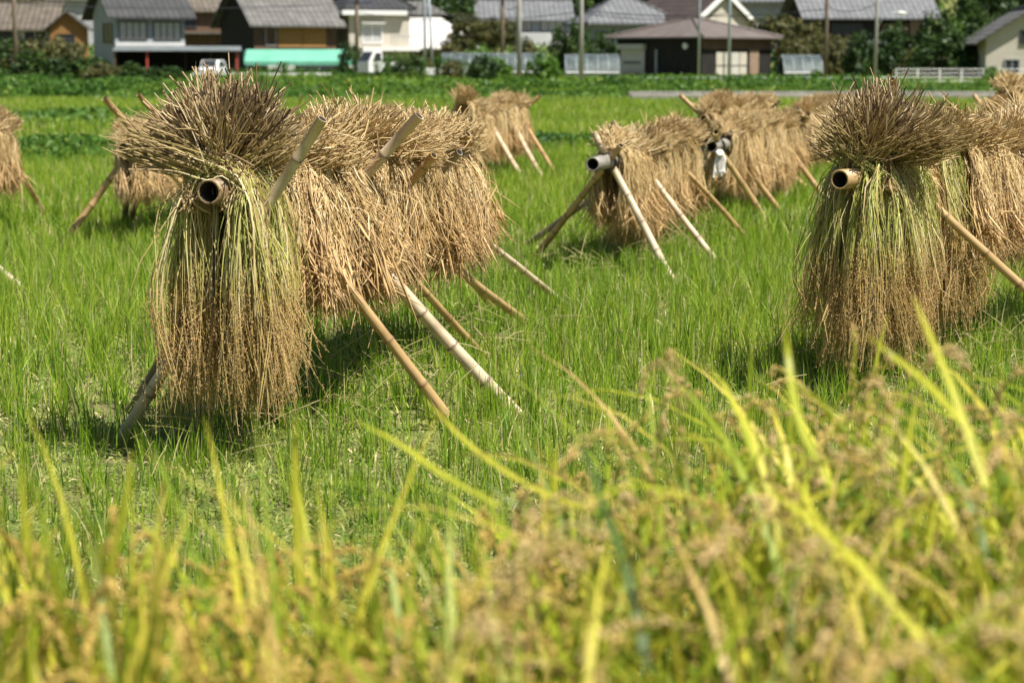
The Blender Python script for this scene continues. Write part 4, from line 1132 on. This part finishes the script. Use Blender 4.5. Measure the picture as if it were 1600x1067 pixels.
# white sheet roof
h = House('house', 'low house under a big white sheet-metal roof with dark tiles at its ridge', 612, 166, 0, 6.4, 7, 1.3)
h.walls('wall_brown')
m = MB(); V = [(-0.2, 2.6, 3.9), (4.0, 2.6, 3.9), (7.7, -1.0, 1.35), (1.6, -1.0, 1.35)]
m.poly(V + [(x, y, z + 0.12) for x, y, z in V], [(0, 3, 2, 1), (4, 7, 6, 5)[::-1], (0, 1, 5, 4), (1, 2, 6, 5), (2, 3, 7, 6), (3, 0, 4, 7)])
h.part(m, 'roof', 'metal_white')
m = MB(); V = [(-0.4, 5.0, 5.3), (2.6, 5.0, 5.3), (4.6, 2.5, 4.15), (-0.6, 2.5, 4.15)]
m.poly(V + [(x, y, z + 0.14) for x, y, z in V], [(0, 3, 2, 1), (4, 5, 6, 7), (0, 1, 5, 4), (1, 2, 6, 5), (2, 3, 7, 6), (3, 0, 4, 7)])
h.part(m, 'upper_roof', 'tile_grey')

# grey tiled long house
h = House('house', 'long grey-tiled house with white lower wall seen between the utility poles', 748, 190, 4, 8.6, 5, 3.7, z=2.1)
h.walls('wall_blue', 5.1); h.gable_roof('tile_blue', 5.1, over=0.9)
h.slab('front', 3.6, 9.2, 0.9, 2.2, 0.004, 1.0, 'balcony', 'wall_white')
for a, b in ((3.8, 4.9), (5.9, 8.0)):
    h.window('front', a, b, 2.35, 3.4, 'trim_dark', 'curtain', 2)
h = House('house', 'white-fronted building edge behind the grey tiled long house', 890, 205, 0, 3.6, 5, 3.4, z=3.3)
h.walls('wall_white'); h.gable_roof('metal_white', 4.0, over=0.3)
# hip roofed grey blue house
h = House('house', 'grey-blue house with a hipped tile roof behind the dark corner shed', 930, 160, 12, 6.2, 6, 3.7)
h.walls('wall_blue'); h.hip_roof('tile_blue', 5.9, over=0.9, rl=0.25)
for a, b in ((0.1, 1.3), (1.9, 3.1)):
    h.window('front', a, b, 2.0, 3.1, 'trim_dark', 'glass', 1)
h.slab('front', 3.3, 4.6, 1.9, 3.3, 0.004, 0.08, 'wall_panel', 'wall_brown')
# cream gable house
h = House('house', 'cream house with a steep brown roof and white-edged gable above the dark corner shed', 1083, 158, 38, 6.2, 7.5, 3.9)
h.walls('wall_cream', 6.1, 'y')
h.gable_roof('tile_brown', 6.1, 'y', over=0.5, side=0.4)
m = MB()
sl_ = (6.1 - 3.9) / 3.1
for a, b in (((-0.6, 3.9 - 0.6 * sl_ - 0.12), (3.1, 6.1 - 0.12)), ((6.8, 3.9 - 0.6 * sl_ - 0.12), (3.1, 6.1 - 0.12))):
    m.prism([(a[0], a[1]), (b[0], b[1]), (b[0], b[1] + 0.42), (a[0], a[1] + 0.42)], 'y', -0.52, -0.405)
h.part(m, 'bargeboard', 'trim_white')
h.window('front', 4.0, 5.3, 2.75, 3.5, 'alu', 'glass', 1)
for u in (1.2, 2.4, 4.2):
    h.window('left', u, u + 0.5, 2.7, 3.3, 'trim_dark', 'glass', 0)

# dark corner shed
h = House('shed', 'dark timber shed with brown hipped sheet roof, roller shutter and sliding doors', 1096, 124, 44, 6.8, 7.1, 2.42, 'shed')
h.walls('wall_black')
h.hip_roof('metal_brown', 3.75, over=0.55, rl=0.05, th=0.1)
h.slab('front', 0.0, 6.8, 1.75, 2.415, 0.004, 0.03, 'fascia_boards', 'wall_brown')
h.slab('front', 1.35, 2.0, 0.0, 1.6, 0.004, 0.06, 'sliding_door', 'wall_cream'); h.slab('front', 2.15, 2.75, 0.0, 1.6, 0.004, 0.06, 'sliding_door', 'shutter')
h.slab('front', 2.82, 3.55, 0.0, 1.6, 0.004, 0.06, 'sliding_door', 'shutter'); h.slab('front', 3.62, 4.3, 0.0, 1.6, 0.004, 0.06, 'sliding_door', 'wall_cream')
h.slab('front', 1.3, 4.35, 0.72, 0.78, 0.062, 0.075, 'door_rail', 'trim_dark')
h.slab('front', 4.6, 5.5, 0.0, 1.75, 0.004, 0.06, 'board_panel', 'tan_board')
sh = h.slab('left', 4.7, 6.75, -0.1, 1.75, 0.004, 0.06, 'roller_shutter', 'shutter')
h.slab('left', 4.6, 6.85, 1.76, 2.1, 0.004, 0.30, 'shutter_box', 'shutter')
rngc = random.Random(4)
m = MB(); u = 5.05
while u < 6.4:
    wd = rngc.uniform(0.08, 0.16); m.box(-0.068, -0.061, u, u + wd, 0.86, 1.02); u += wd + 0.05
h.part(m, 'lettering', 'black', sh)
m = MB(); u = 5.0
while u < 6.5:
    m.box(-0.068, -0.061, u, u + 0.09, 0.12, 0.36).box(-0.068, -0.061, u - 0.05, u + 0.14, 0.26, 0.30); u += 0.33
h.part(m, 'red_lettering', 'red', sh)
h.slab('left', 3.6, 3.75, -0.1, 1.75, 0.02, 0.12, 'post', 'alu')
h.part(MB().tube([(-0.35, 0.9, 1.98), (-0.55, 0.9, 1.95)], [0.12, 0.2], 10), 'lamp', 'trim_white')

# old house behind, right of centre
h = House('house', 'large old house with black upper wall, grey eaves in two tiers behind the street lamp', 1262, 168, 6, 10.4, 7, 3.6, z=2.0)
h.walls('wall_black', 5.8); h.gable_roof('tile_blue', 5.8, over=0.9, side=0.8)
m = MB().prism([(-1.9, 0.55), (0.0, 1.3), (0.0, 1.45), (-1.9, 0.70)], 'x', 1.2, 10.6)
h.part(m, 'lower_roof', 'tile_blue')
h.slab('front', 6.2, 8.6, 1.9, 2.75, 0.004, 0.07, 'shutter_panel', 'wall_brown'); h.slab('front', 8.7, 9.6, 1.7, 3.0, 0.004, 0.07, 'wall_panel', 'tan_board')
h.window('front', 2.0, 4.6, 1.8, 2.7, 'trim_dark', 'glass', 2)
h = House('house', 'tile-roofed house with dark solar panels above the brown trees', 1160, 182, -8, 6.0, 6, 5.1, z=1.7)
h.walls('wall_grey'); o = h.hip_roof('tile_blue', 7.2, over=0.9, rl=0.3)
h.part(MB().poly([(0.6, 0.0, 5.75), (3.4, 0.0, 5.75), (3.4, 1.3, 6.35), (0.6, 1.3, 6.35), (0.6, 0.0, 5.82), (3.4, 0.0, 5.82), (3.4, 1.3, 6.42), (0.6, 1.3, 6.42)],
       [(0, 3, 2, 1), (4, 5, 6, 7), (0, 1, 5, 4), (1, 2, 6, 5), (2, 3, 7, 6), (3, 0, 4, 7)]), 'solar_panel', 'solar')
# cream house at the right edge
h = House('house', 'cream gabled house at the picture edge behind the white railing', 1540, 118, -4, 5.4, 6, 2.45)
h.walls('wall_cream', 4.1, 'y'); h.gable_roof('tile_grey', 4.1, 'y', over=0.75, side=0.5, th=0.12)
h.window('front', 2.0, 2.7, 2.15, 2.8, 'trim_dark', 'glass', 0)
h.window('front', 1.15, 1.9, 0.3, 1.15, 'alu', 'glass', 1)

# ------------------------------------------------------------------ poles and wires
def pole(px, ybase, Y, r, mat, label, h=9.0, lean=0.0, name='utility_pole', arms=True, cat='utility pole'):
    p = pd(px, 100, Y); z = float(ground_z(p.x, Y)) - 0.3
    t = thing(name, label, cat, (p.x, Y, z), 0, 'poles along the village lanes')
    MB().tube([(0, 0, 0), (lean * h * 0.5, 0, h * 0.5), (lean * h, 0, h)], [r, r * 0.88, r * 0.75], 12).build('shaft', M[mat], t, smooth=True)
    if arms:
        MB().box(-0.9, 0.9, -0.06, 0.06, h - 0.9, h - 0.78).build('cross_arm', M['alu'], t)
        for x in (-0.8, 0.0, 0.8):
            MB().tube([(x, 0, h - 0.777), (x, 0, h - 0.6)], 0.05, 8).build('insulator', M['trim_white'], t)
        MB().tube([(0.22 + lean * h * .8, -0.1, h * 0.62), (0.22 + lean * h * .8, -0.1, h * 0.62 + 0.8)], 0.2, 10).build('transformer', M['alu'], t)
    return t
pole(25, 105, 112, 0.14, 'pole_brown', 'weathered brown utility pole beside the round bush')
pole(558, 97, 140, 0.15, 'pole_brown', 'brown utility pole between the mint awning and the cream house')
pole(664, 110, 132, 0.10, 'pole_steel', 'thin grey pole in front of the white sheet roof', arms=False)
pole(677, 110, 133, 0.08, 'pole_steel', 'slightly leaning thin grey pole before the white sheet roof', h=7, lean=-0.05, arms=False)
pole(785, 90, 140, 0.15, 'pole_brown', 'greyish brown utility pole left of the thick pale one')
pole(811, 110, 116, 0.165, 'pole_grey', 'thick pale concrete utility pole before the grey-tiled long house')
pole(908, 120, 108, 0.13, 'pole_grey', 'concrete utility pole at the end of the hoop greenhouse')
pole(1092, 125, 106, 0.065, 'pole_steel', 'slim pale steel pole before the corner of the dark shed', arms=False, name='steel_pole', cat='pole')
pole(1139, 125, 107, 0.09, 'pole_steel', 'bluish steel pole before the sliding doors of the shed', arms=False, name='steel_pole', cat='pole')
pole(1290, 118, 104, 0.115, 'pole_brown', 'brown timber utility pole between the shed and the street lamp')
t = pole(1368, 112, 110, 0.10, 'pole_grey', 'pale street lamp pole with a curved arm before the old house', arms=False, name='street_lamp', cat='street lamp')
MB().tube([(0, 0, 3.2), (0.35, 0, 3.85), (0.8, 0, 4.1), (1.15, 0, 4.12)], 0.035, 8).build('lamp_arm', M['pole_steel'], t, smooth=True)
MB().tube([(1.1, 0, 4.12), (1.25, 0, 4.1), (1.6, 0, 4.08)], [0.05, 0.1, 0.06], 10).build('lamp_head', M['trim_white'], t, smooth=True)
def wire(pxa, pya, Ya, pxb, pyb, Yb, label):
    a, b = pd(pxa, pya, Ya), pd(pxb, pyb, Yb)
    pts = []
    for i in range(17):
        f = i / 16
        p = a.lerp(b, f); p.z -= 0.35 * 4 * f * (1 - f)
        pts.append(p)
    o = MB().tube(pts, 0.024, 5).build('overhead_wire', M['black'])
    tag(o, label, 'cable', 'overhead wires between the poles')
wire(680, 22, 133, 908, 18, 108, 'black overhead wire running past the long grey house to the concrete pole')
wire(908, 17, 108, 1290, 15, 104, 'upper black overhead wire crossing the cream gable')
wire(908, 20, 108, 1139, 21, 107, 'lower black overhead wire crossing the brown roof')
wire(785, 8, 140, 811, 6, 116, 'short black overhead wire joining the greyish brown pole to the thick pale one')
wire(1290, 10, 104, 1368, 6, 110, 'black overhead wire from the brown timber pole to the street lamp pole')
wire(25, 6, 112, 558, 4, 140, 'long black overhead wire over the roofs of the pale blue and dark timber houses')
wire(560, 20, 140, 785, 29, 140, 'black overhead wire across the white sheet roof')

# ------------------------------------------------------------------ greenhouses, rails, fences
def tunnel(px0, px1, Y, r, hgt, label, depth=None):
    a, b = pd(px0, 100, Y), pd(px1, 100, Y)
    t = thing('hoop_greenhouse', label, 'greenhouse', (a.x, Y, VZ), 0)
    L = b.x - a.x
    def arc(x, k=1.0):
        return [(x, r - r * math.cos(th), hgt * k * math.sin(th) ** 0.8) for th in np.linspace(0, math.pi, 13)]
    m = MB(); p0, p1 = arc(0.0, .985), arc(L, .985)
    m.poly(p0 + p1, [(i, i + 1, i + 14, i + 13) for i in range(12)])
    o = m.build('film', M['film'], t); s_ = o.modifiers.new('thickness', 'SOLIDIFY'); s_.thickness = 0.01
    n = max(3, int(L / 0.55))
    for k in range(n + 1):
        MB().tube(arc(L * k / n, 1.01), 0.02, 6).build('hoop', M['pole_steel'], t)
    MB().tube([(0, 0.02, 0.35), (L, 0.02, 0.35)], 0.05, 6).build('skirt_rail', M['trim_white'], t)
    MB().tube([(0, r, hgt * 1.02), (L, r, hgt * 1.02)], 0.02, 6).build('ridge_tube', M['pole_steel'], t)
tunnel(884, 968, 122, 1.7, 1.4, 'long hoop greenhouse of grey film between the concrete pole and the shed')
tunnel(690, 850, 128, 1.6, 1.5, 'grey hoop greenhouse behind the green bush and pale pole')
tunnel(1226, 1286, 120, 1.6, 1.35, 'small rounded hoop greenhouse beside the brown timber pole')
def railing(px0, px1, Y, h_, n, mat, name, label, rails=(0.95, 0.55), cat='railing', thick=0.03, pr=0.045):
    a, b = pd(px0, 100, Y), pd(px1, 100, Y)
    z = float(ground_z(a.x, Y))
    t = thing(name, label, cat, (a.x, Y, z))
    L = b.x - a.x
    for k in range(n + 1):
        MB().tube([(L * k / n, 0, -0.2), (L * k / n, 0, h_)], pr, 8).build('post', M[mat], t)
    for f in rails:
        MB().tube([(0, -pr - thick, h_ * f), (L, -pr - thick, h_ * f)], thick, 8).build('rail', M[mat], t)
railing(1400, 1640, 106, 0.85, 7, 'trim_white', 'railing', 'white pipe railing on the bank before the cream edge house', (0.97, 0.72, 0.48, 0.24), thick=0.02, pr=0.055)
railing(960, 1400, 104.5, 0.42, 10, 'pole_steel', 'guard_rail', 'thin grey pipe rail along the lane before the shed', (0.95,), thick=0.025, pr=0.03)
def picket(px0, px1, Y, z1, label, gap=0.22, wd=0.16, z0=-0.2):
    a, b = pd(px0, 100, Y), pd(px1, 100, Y)
    t = thing('board_fence', label, 'fence', (a.x, Y, VZ)); L = b.x - a.x
    m = MB(); x = 0; r = random.Random(int(px0))
    while x < L:
        m.box(x, x + wd, 0, 0.03, z0, z1 * r.uniform(0.8, 1.05)); x += gap * r.choice((1, 1, 1, 2))
    m.build('boards', M['trim_white'], t)
    MB().box(0, L, 0.033, 0.08, z1 * 0.35, z1 * 0.35 + 0.08).box(0, L, 0.033, 0.08, z1 * 0.7, z1 * 0.7 + 0.07).build('rail', M['trim_white'], t)
picket(300, 516, 126, 0.32, 'low white board fence below the mint awning', gap=0.19)
picket(622, 742, 124, 0.75, 'taller white board fence behind the dark stalky plants')

# ------------------------------------------------------------------ vehicles
def wheel(t, x, y, r=0.27, w_=0.16):
    a = [(x, y - w_ / 2, r), (x, y + w_ / 2, r)]
    o = MB().tube(a, r, 18).build('wheel', M['tyre'], t)
    MB().tube([(x, y - w_ / 2 - 0.012, r), (x, y + w_ / 2 + 0.012, r)], r * 0.6, 14).build('rim', M['alu'], o)
def kei_truck(px, Y, rz, label):
    p = pd(px, 100, Y)
    t = thing('parked_truck', label, 'truck', (p.x, Y, VZ), rz)
    MB().prism([(0.05, 0.30), (1.15, 0.30), (1.15, 1.66), (0.52, 1.70), (0.08, 0.98)], 'y', -0.68, 0.68).build('cab', M['car_white'], t, 0.05)
    ws = MB().poly([(0.12, -0.58, 1.06), (0.12, 0.58, 1.06), (0.50, 0.52, 1.62), (0.50, -0.52, 1.62), (0.09, -0.58, 1.08), (0.09, 0.58, 1.08), (0.47, 0.52, 1.64), (0.47, -0.52, 1.64)],
              [(0, 1, 2, 3), (7, 6, 5, 4), (0, 4, 5, 1), (1, 5, 6, 2), (2, 6, 7, 3), (3, 7, 4, 0)]); ws.build('windscreen', M['glass'], t)
    for s_ in (-1, 1):
        MB().prism([(0.36, 1.02), (1.02, 1.02), (1.02, 1.56), (0.60, 1.56)], 'y', s_ * 0.683, s_ * 0.692).build('side_window', M['glass'], t)
        MB().box(-0.0, 0.06, s_ * 0.56 - 0.09, s_ * 0.56 + 0.09, 0.62, 0.76).build('headlight', M['curtain'], t, 0.02)
    MB().box(1.2, 3.2, -0.68, 0.68, 0.62, 0.70).box(1.2, 3.2, -0.70, -0.66, 0.703, 0.98).box(1.2, 3.2, 0.66, 0.70, 0.703, 0.98).box(3.16, 3.2, -0.655, 0.655, 0.703, 0.98).build('cargo_bed', M['car_white'], t)
    MB().box(0.2, 3.1, -0.5, 0.5, 0.34, 0.6).build('chassis', M['black'], t)
    for x in (0.5, 2.6):
        for y in (-0.58, 0.58): wheel(t, x, y)
kei_truck(566, 131, R(38), 'small white flatbed truck parked between the brown pole and the white fence')
p = pd(322, 100, 132)
t = thing('parked_car', 'small white car facing out beside the red carport post', 'car', (p.x, 132, VZ), R(-8))
MB().prism([(0, 0.25), (3.2, 0.25), (3.25, 0.85), (2.9, 1.35), (2.5, 1.45), (1.1, 1.45), (0.65, 0.9), (0.05, 0.78)], 'y', -0.7, 0.7).build('body', M['car_white'], t, 0.08)
MB().poly([(0.62, -0.6, 0.93), (0.62, 0.6, 0.93), (1.03, 0.52, 1.4), (1.03, -0.52, 1.4), (0.6, -0.6, 0.96), (0.6, 0.6, 0.96), (1.0, 0.52, 1.43), (1.0, -0.52, 1.43)],
          [(0, 1, 2, 3), (7, 6, 5, 4), (0, 4, 5, 1), (1, 5, 6, 2), (2, 6, 7, 3), (3, 7, 4, 0)]).build('windscreen', M['glass'], t)
for s_ in (-1, 1):
    MB().prism([(1.05, 0.92), (2.75, 0.92), (2.45, 1.36), (1.25, 1.36)], 'y', s_ * 0.703, s_ * 0.712).build('side_window', M['glass'], t)
    MB().box(-0.03, 0.05, s_ * 0.5 - 0.12, s_ * 0.5 + 0.12, 0.6, 0.74).build('headlight', M['curtain'], t, 0.02)
for x in (0.6, 2.6):
    for y in (-0.62, 0.62): wheel(t, x, y)
t.rotation_euler = (0, 0, R(82)); t.scale = (0.85, 0.85, 0.85); t.location.z -= 0.12

# ------------------------------------------------------------------ trees and bushes
def crown_mesh(name, seed, rx, ry, rz, n_clumps, per, leaf, mat, hollow=0.55):
    rng = np.random.default_rng(seed)
    d = norm(rng.normal(size=(n_clumps, 3)))
    rad = hollow + (1 - hollow) * rng.random((n_clumps, 1)) ** 0.6
    wob = 1 + 0.22 * np.sin(d[:, :1] * 5 + seed) * np.cos(d[:, 1:2] * 4 + seed * 2)
    c = d * rad * wob * np.array([rx, ry, rz])
    cs = (0.16 + 0.16 * rng.random((n_clumps, 1))) * (rx + rz) * 0.5
    k = np.repeat(np.arange(n_clumps), per)
    p = c[k] + norm(rng.normal(size=(len(k), 3))) * cs[k] * rng.random((len(k), 1)) ** 0.45
    N = len(k)
    nrm = norm(rng.normal(size=(N, 3)) * 0.7 + norm(p / np.array([rx, ry, rz])) * 0.6 + np.array([0, 0, 0.3]))
    u = norm(np.cross(nrm, rng.normal(size=(N, 3)))); v = np.cross(nrm, u)
    s_ = (leaf * (0.6 + 0.8 * rng.random(N)))[:, None]
    V = np.stack([p - u * s_, p - v * s_ * 0.5, p + u * s_, p + v * s_ * 0.5], 1)
    cr = np.clip(rng.normal(0.5, 0.2, n_clumps)[k] + rng.normal(0, 0.14, N), 0, 1)
    acc = Acc(); acc.add(V, F4=np.arange(N * 4).reshape(N, 4), rnd=np.repeat(cr, 4))
    return acc.mesh(name, [M[mat]])
def trunk_mesh(name, seed, h_, r):
    rng = random.Random(seed)
    m = MB(); pts = [(0, 0, -0.3), (rng.uniform(-.1, .1), 0, h_ * 0.35), (rng.uniform(-.2, .2), rng.uniform(-.2, .2), h_ * 0.7), (0, 0, h_)]
    m.tube(pts, [r, r * .8, r * .55, r * .2], 9)
    for k in range(6):
        a = k * 1.05 + rng.random(); z = h_ * (0.4 + 0.08 * k)
        L = h_ * 0.35
        m.tube([(0, 0, z), (math.cos(a) * L * .5, math.sin(a) * L * .5, z + L * .35), (math.cos(a) * L, math.sin(a) * L, z + L * .75)], [r * .45, r * .3, r * .1], 6)
    me = bpy.data.meshes.new(name); me.from_pydata(m.V, [], m.F); me.materials.append(M['bark'])
    return me
CR = {
    'dark': [crown_mesh('crown', 1 + i, 2.6, 2.4, 2.9, 90, 46, 0.21, 'leaf_dark') for i in range(3)],
    'olive': [crown_mesh('crown', 11 + i, 2.4, 2.2, 1.9, 80, 42, 0.17, 'leaf_olive', 0.4) for i in range(2)],
    'bright': [crown_mesh('crown', 21 + i, 2.2, 2.0, 1.7, 80, 42, 0.18, 'leaf_bright') for i in range(2)],
}
TRM = [trunk_mesh('trunk', i, 4.6, 0.2) for i in range(3)]
trng = random.Random(9)
def tree(x, y, kind, label, sc=1.0, hs=1.0, group=None, cz=3.6, name='tree', cat='tree', z=None):
    zz = float(ground_z(x, y)) if z is None else z
    t = thing(name, label, cat, (x, y, zz), trng.random() * 6.28, group)
    t.scale = (sc, sc, sc * hs)
    o = link('trunk', TRM[trng.randrange(3)], t)
    o.scale = (1, 1, cz / 3.6)
    o = link('crown', CR[kind][trng.randrange(len(CR[kind]))], t); o.location = (0, 0, cz)
    return t
names = {'dark': ('dark evergreen tree in the wood on the slope behind the houses', 'dark evergreens on the slope'),
         'olive': ('brownish olive tree in the wood on the slope behind the houses', 'olive trees on the slope'),
         'bright': ('fresh green tree in the wood on the slope behind the houses', 'fresh green trees on the slope')}
for row, Y in enumerate((196, 207, 219, 232, 248)):
    n = 17
    for i in range(n):
        x = (i - (n - 1) / 2 + (0.5 if row % 2 else 0) + trng.uniform(-.3, .3)) * Y * 0.6 / n
        k = trng.choice(('dark', 'dark', 'dark', 'olive', 'bright'))
        tree(x, Y + trng.uniform(-3, 3), k, names[k][0], trng.uniform(0.95, 1.5), 1.0, names[k][1])
def tree_px(px, Y, kind, sc, label, hs=1.0, cz=3.6, name='tree', cat='tree', group=None):
    p = pd(px, 100, Y)
    tree(p.x, Y, kind, label, sc, hs, group, cz, name, cat)
for px, Y, kd, sc, lb in ((655, 178, 'dark', 1.1, 'dark tree rising behind the white sheet roof'),
                          (705, 182, 'dark', 1.0, 'dark tree just beyond the slanting edge of the white sheet roof'),
                          (735, 165, 'olive', 0.76, 'brownish tree beside the white sheet roof'), (775, 166, 'olive', 0.74, 'brownish tree beside the greyish brown utility pole'),
                          (1218, 150, 'olive', 0.82, 'brown-leaved tree behind the end of the dark shed'), (1262, 146, 'olive', 0.64, 'brown-leaved tree behind the small rounded greenhouse'),
                          (1318, 142, 'olive', 0.52, 'low brown-leaved tree before the lower roof of the old house'), (1412, 146, 'olive', 0.52, 'brownish bushy tree before the old house, past the lamp'),
                          (1452, 148, 'dark', 0.46, 'dark bushy tree between the old house and the bright clipped tree'), (1535, 165, 'dark', 1.1, 'dark tree behind the cream edge house')):
    tree_px(px, Y, kd, sc, lb)
tree_px(1500, 140, 'bright', 0.75, 'bright green clipped tree with layered pads near the cream edge house', 0.85, 4.6)
tree_px(1478, 138, 'bright', 0.5, 'small bright green tree below the layered clipped tree')
def bush(px, Y, kind, rx, rz_, label, group=None):
    p = pd(px, 100, Y); z = float(ground_z(p.x, Y))
    o = link('bush', CR[kind][trng.randrange(len(CR[kind]))])
    o.location = (p.x, Y, z + rz_ * 0.55); o.scale = (rx / 2.4, rx / 2.4 * 0.8, rz_ / 2.2)
    o.rotation_euler = (0, 0, trng.random() * 6)
    tag(o, label, 'bush', group)
bush(70, 118, 'olive', 2.2, 1.9, 'big round olive bush beside the brown utility pole')
bush(12, 120, 'dark', 1.5, 1.3, 'dark bush at the picture edge beside the big round one')
bush(118, 124, 'olive', 1.1, 1.3, 'smaller olive bush under the pale blue gable')
bush(60, 104, 'dark', 2.0, 0.9, 'low dark green bush at the foot of the brown utility pole')
bush(135, 106, 'dark', 1.8, 0.8, 'low dark bush below the pale blue gable')
bush(848, 112, 'bright', 1.15, 1.1, 'rounded green bush between the two concrete poles')
bush(902, 150, 'dark', 1.5, 2.0, 'dark bush below the white lower wall of the long house')
bush(880, 152, 'dark', 1.2, 1.7, 'smaller dark bush beneath the long house wall')
bush(545, 138, 'dark', 0.7, 1.2, 'narrow dark shrub at the end of the mint awning')
bush(1345, 122, 'dark', 1.4, 1.5, 'dark green bush beside the street lamp pole')
bush(1275, 112, 'bright', 0.5, 0.5, 'small green bush at the greenhouse end by the timber pole')
bush(1490, 122, 'dark', 2.2, 1.5, 'broad dark hedge bush behind the white railing')
bush(1440, 124, 'olive', 1.6, 1.3, 'brownish bush behind the start of the white railing')
bush(770, 124, 'bright', 1.3, 0.9, 'low green bush before the grey hoop greenhouse')
bush(1556, 104, 'bright', 0.9, 0.7, 'leafy green shrub on the bank before the white railing')
bush(700, 150, 'olive', 1.5, 1.6, 'brownish shrub at the low end of the white sheet roof')
bush(750, 148, 'bright', 1.6, 1.5, 'green shrub below the brownish trees')
for px, Y, kd, rx, rz_, lb in ((160, 104, 'olive', 1.4, 0.8, 'low olive bush in front of the shaded pale blue gable wall'), (215, 103, 'dark', 1.3, 0.6, 'low dark bush before the carport opening'),
        (262, 104, 'dark', 1.2, 0.55, 'low dark bush right of the carport post'), (640, 116, 'dark', 1.0, 0.75, 'dark shrub at the start of the taller white board fence'), (705, 117, 'olive', 0.8, 0.9, 'olive shrub before the taller white board fence'),
        (755, 114, 'dark', 1.2, 0.8, 'dark shrub at the end of the taller white board fence'), (1310, 126, 'olive', 1.3, 1.7, 'olive bush right behind the brown timber pole'), (1395, 126, 'dark', 1.5, 1.8, 'dark bush between the street lamp and the white railing'),
        (1470, 128, 'dark', 1.5, 2.3, 'tall dark bush under the small bright green tree'), (1525, 126, 'dark', 1.4, 2.2, 'tall dark bush against the cream edge house'), (945, 140, 'dark', 1.2, 1.6, 'dark bush under the windows of the hip-roofed house'),
        (820, 150, 'olive', 1.5, 1.8, 'olive bush behind the thick pale pole'), (1240, 128, 'olive', 1.4, 2.0, 'olive bush at the back end of the dark shed')):
    bush(px, Y, kd, rx, rz_, lb)
# stalky garden plants by the white fence
def stalk_mesh(seed):
    rng = np.random.default_rng(seed)
    acc = Acc()
    n = 7
    base = np.stack([rng.normal(0, .12, n), rng.normal(0, .12, n), np.zeros(n)], -1)
    topv = base + np.stack([rng.normal(0, .12, n), rng.normal(0, .12, n), 1.0 + .5 * rng.random(n)], -1)
    add_tubes(acc, catmull(np.stack([base, (base + topv) / 2, topv], 1), 6), np.full((n, 6), .018), rng, 4, np.full(n, .4))
    N = 260
    k = rng.integers(0, n, N); f = rng.random((N, 1)) * .85 + .15
    p = base[k] * (1 - f) + topv[k] * f + rng.normal(0, .07, (N, 3))
    u = norm(rng.normal(size=(N, 3))); v = norm(np.cross(u, rng.normal(size=(N, 3))))
    V = np.stack([p - u * .09, p - v * .035, p + u * .09, p + v * .035], 1)
    acc.add(V, F4=np.arange(N * 4).reshape(N, 4), rnd=np.repeat(np.clip(rng.normal(.35, .2, N), 0, 1), 4))
    return acc.mesh('garden_plant', [M['leaf_bright']])
SM = [stalk_mesh(i) for i in range(3)]
for px in (440, 590, 604, 640, 650, 662, 684, 697, 712, 722, 735, 620):
    p = pd(px, 100, 119)
    o = link('garden_plant', SM[trng.randrange(3)]); o.location = (p.x, 119 + trng.uniform(-1, 1), VZ - 0.05); o.rotation_euler = (0, 0, trng.random() * 6)
    k = trng.uniform(0.8, 1.15); o.scale = (k, k, k)
    tag(o, 'tall stalky dark green garden plant before the white board fences', 'plant', 'stalky garden plants by the white fences')
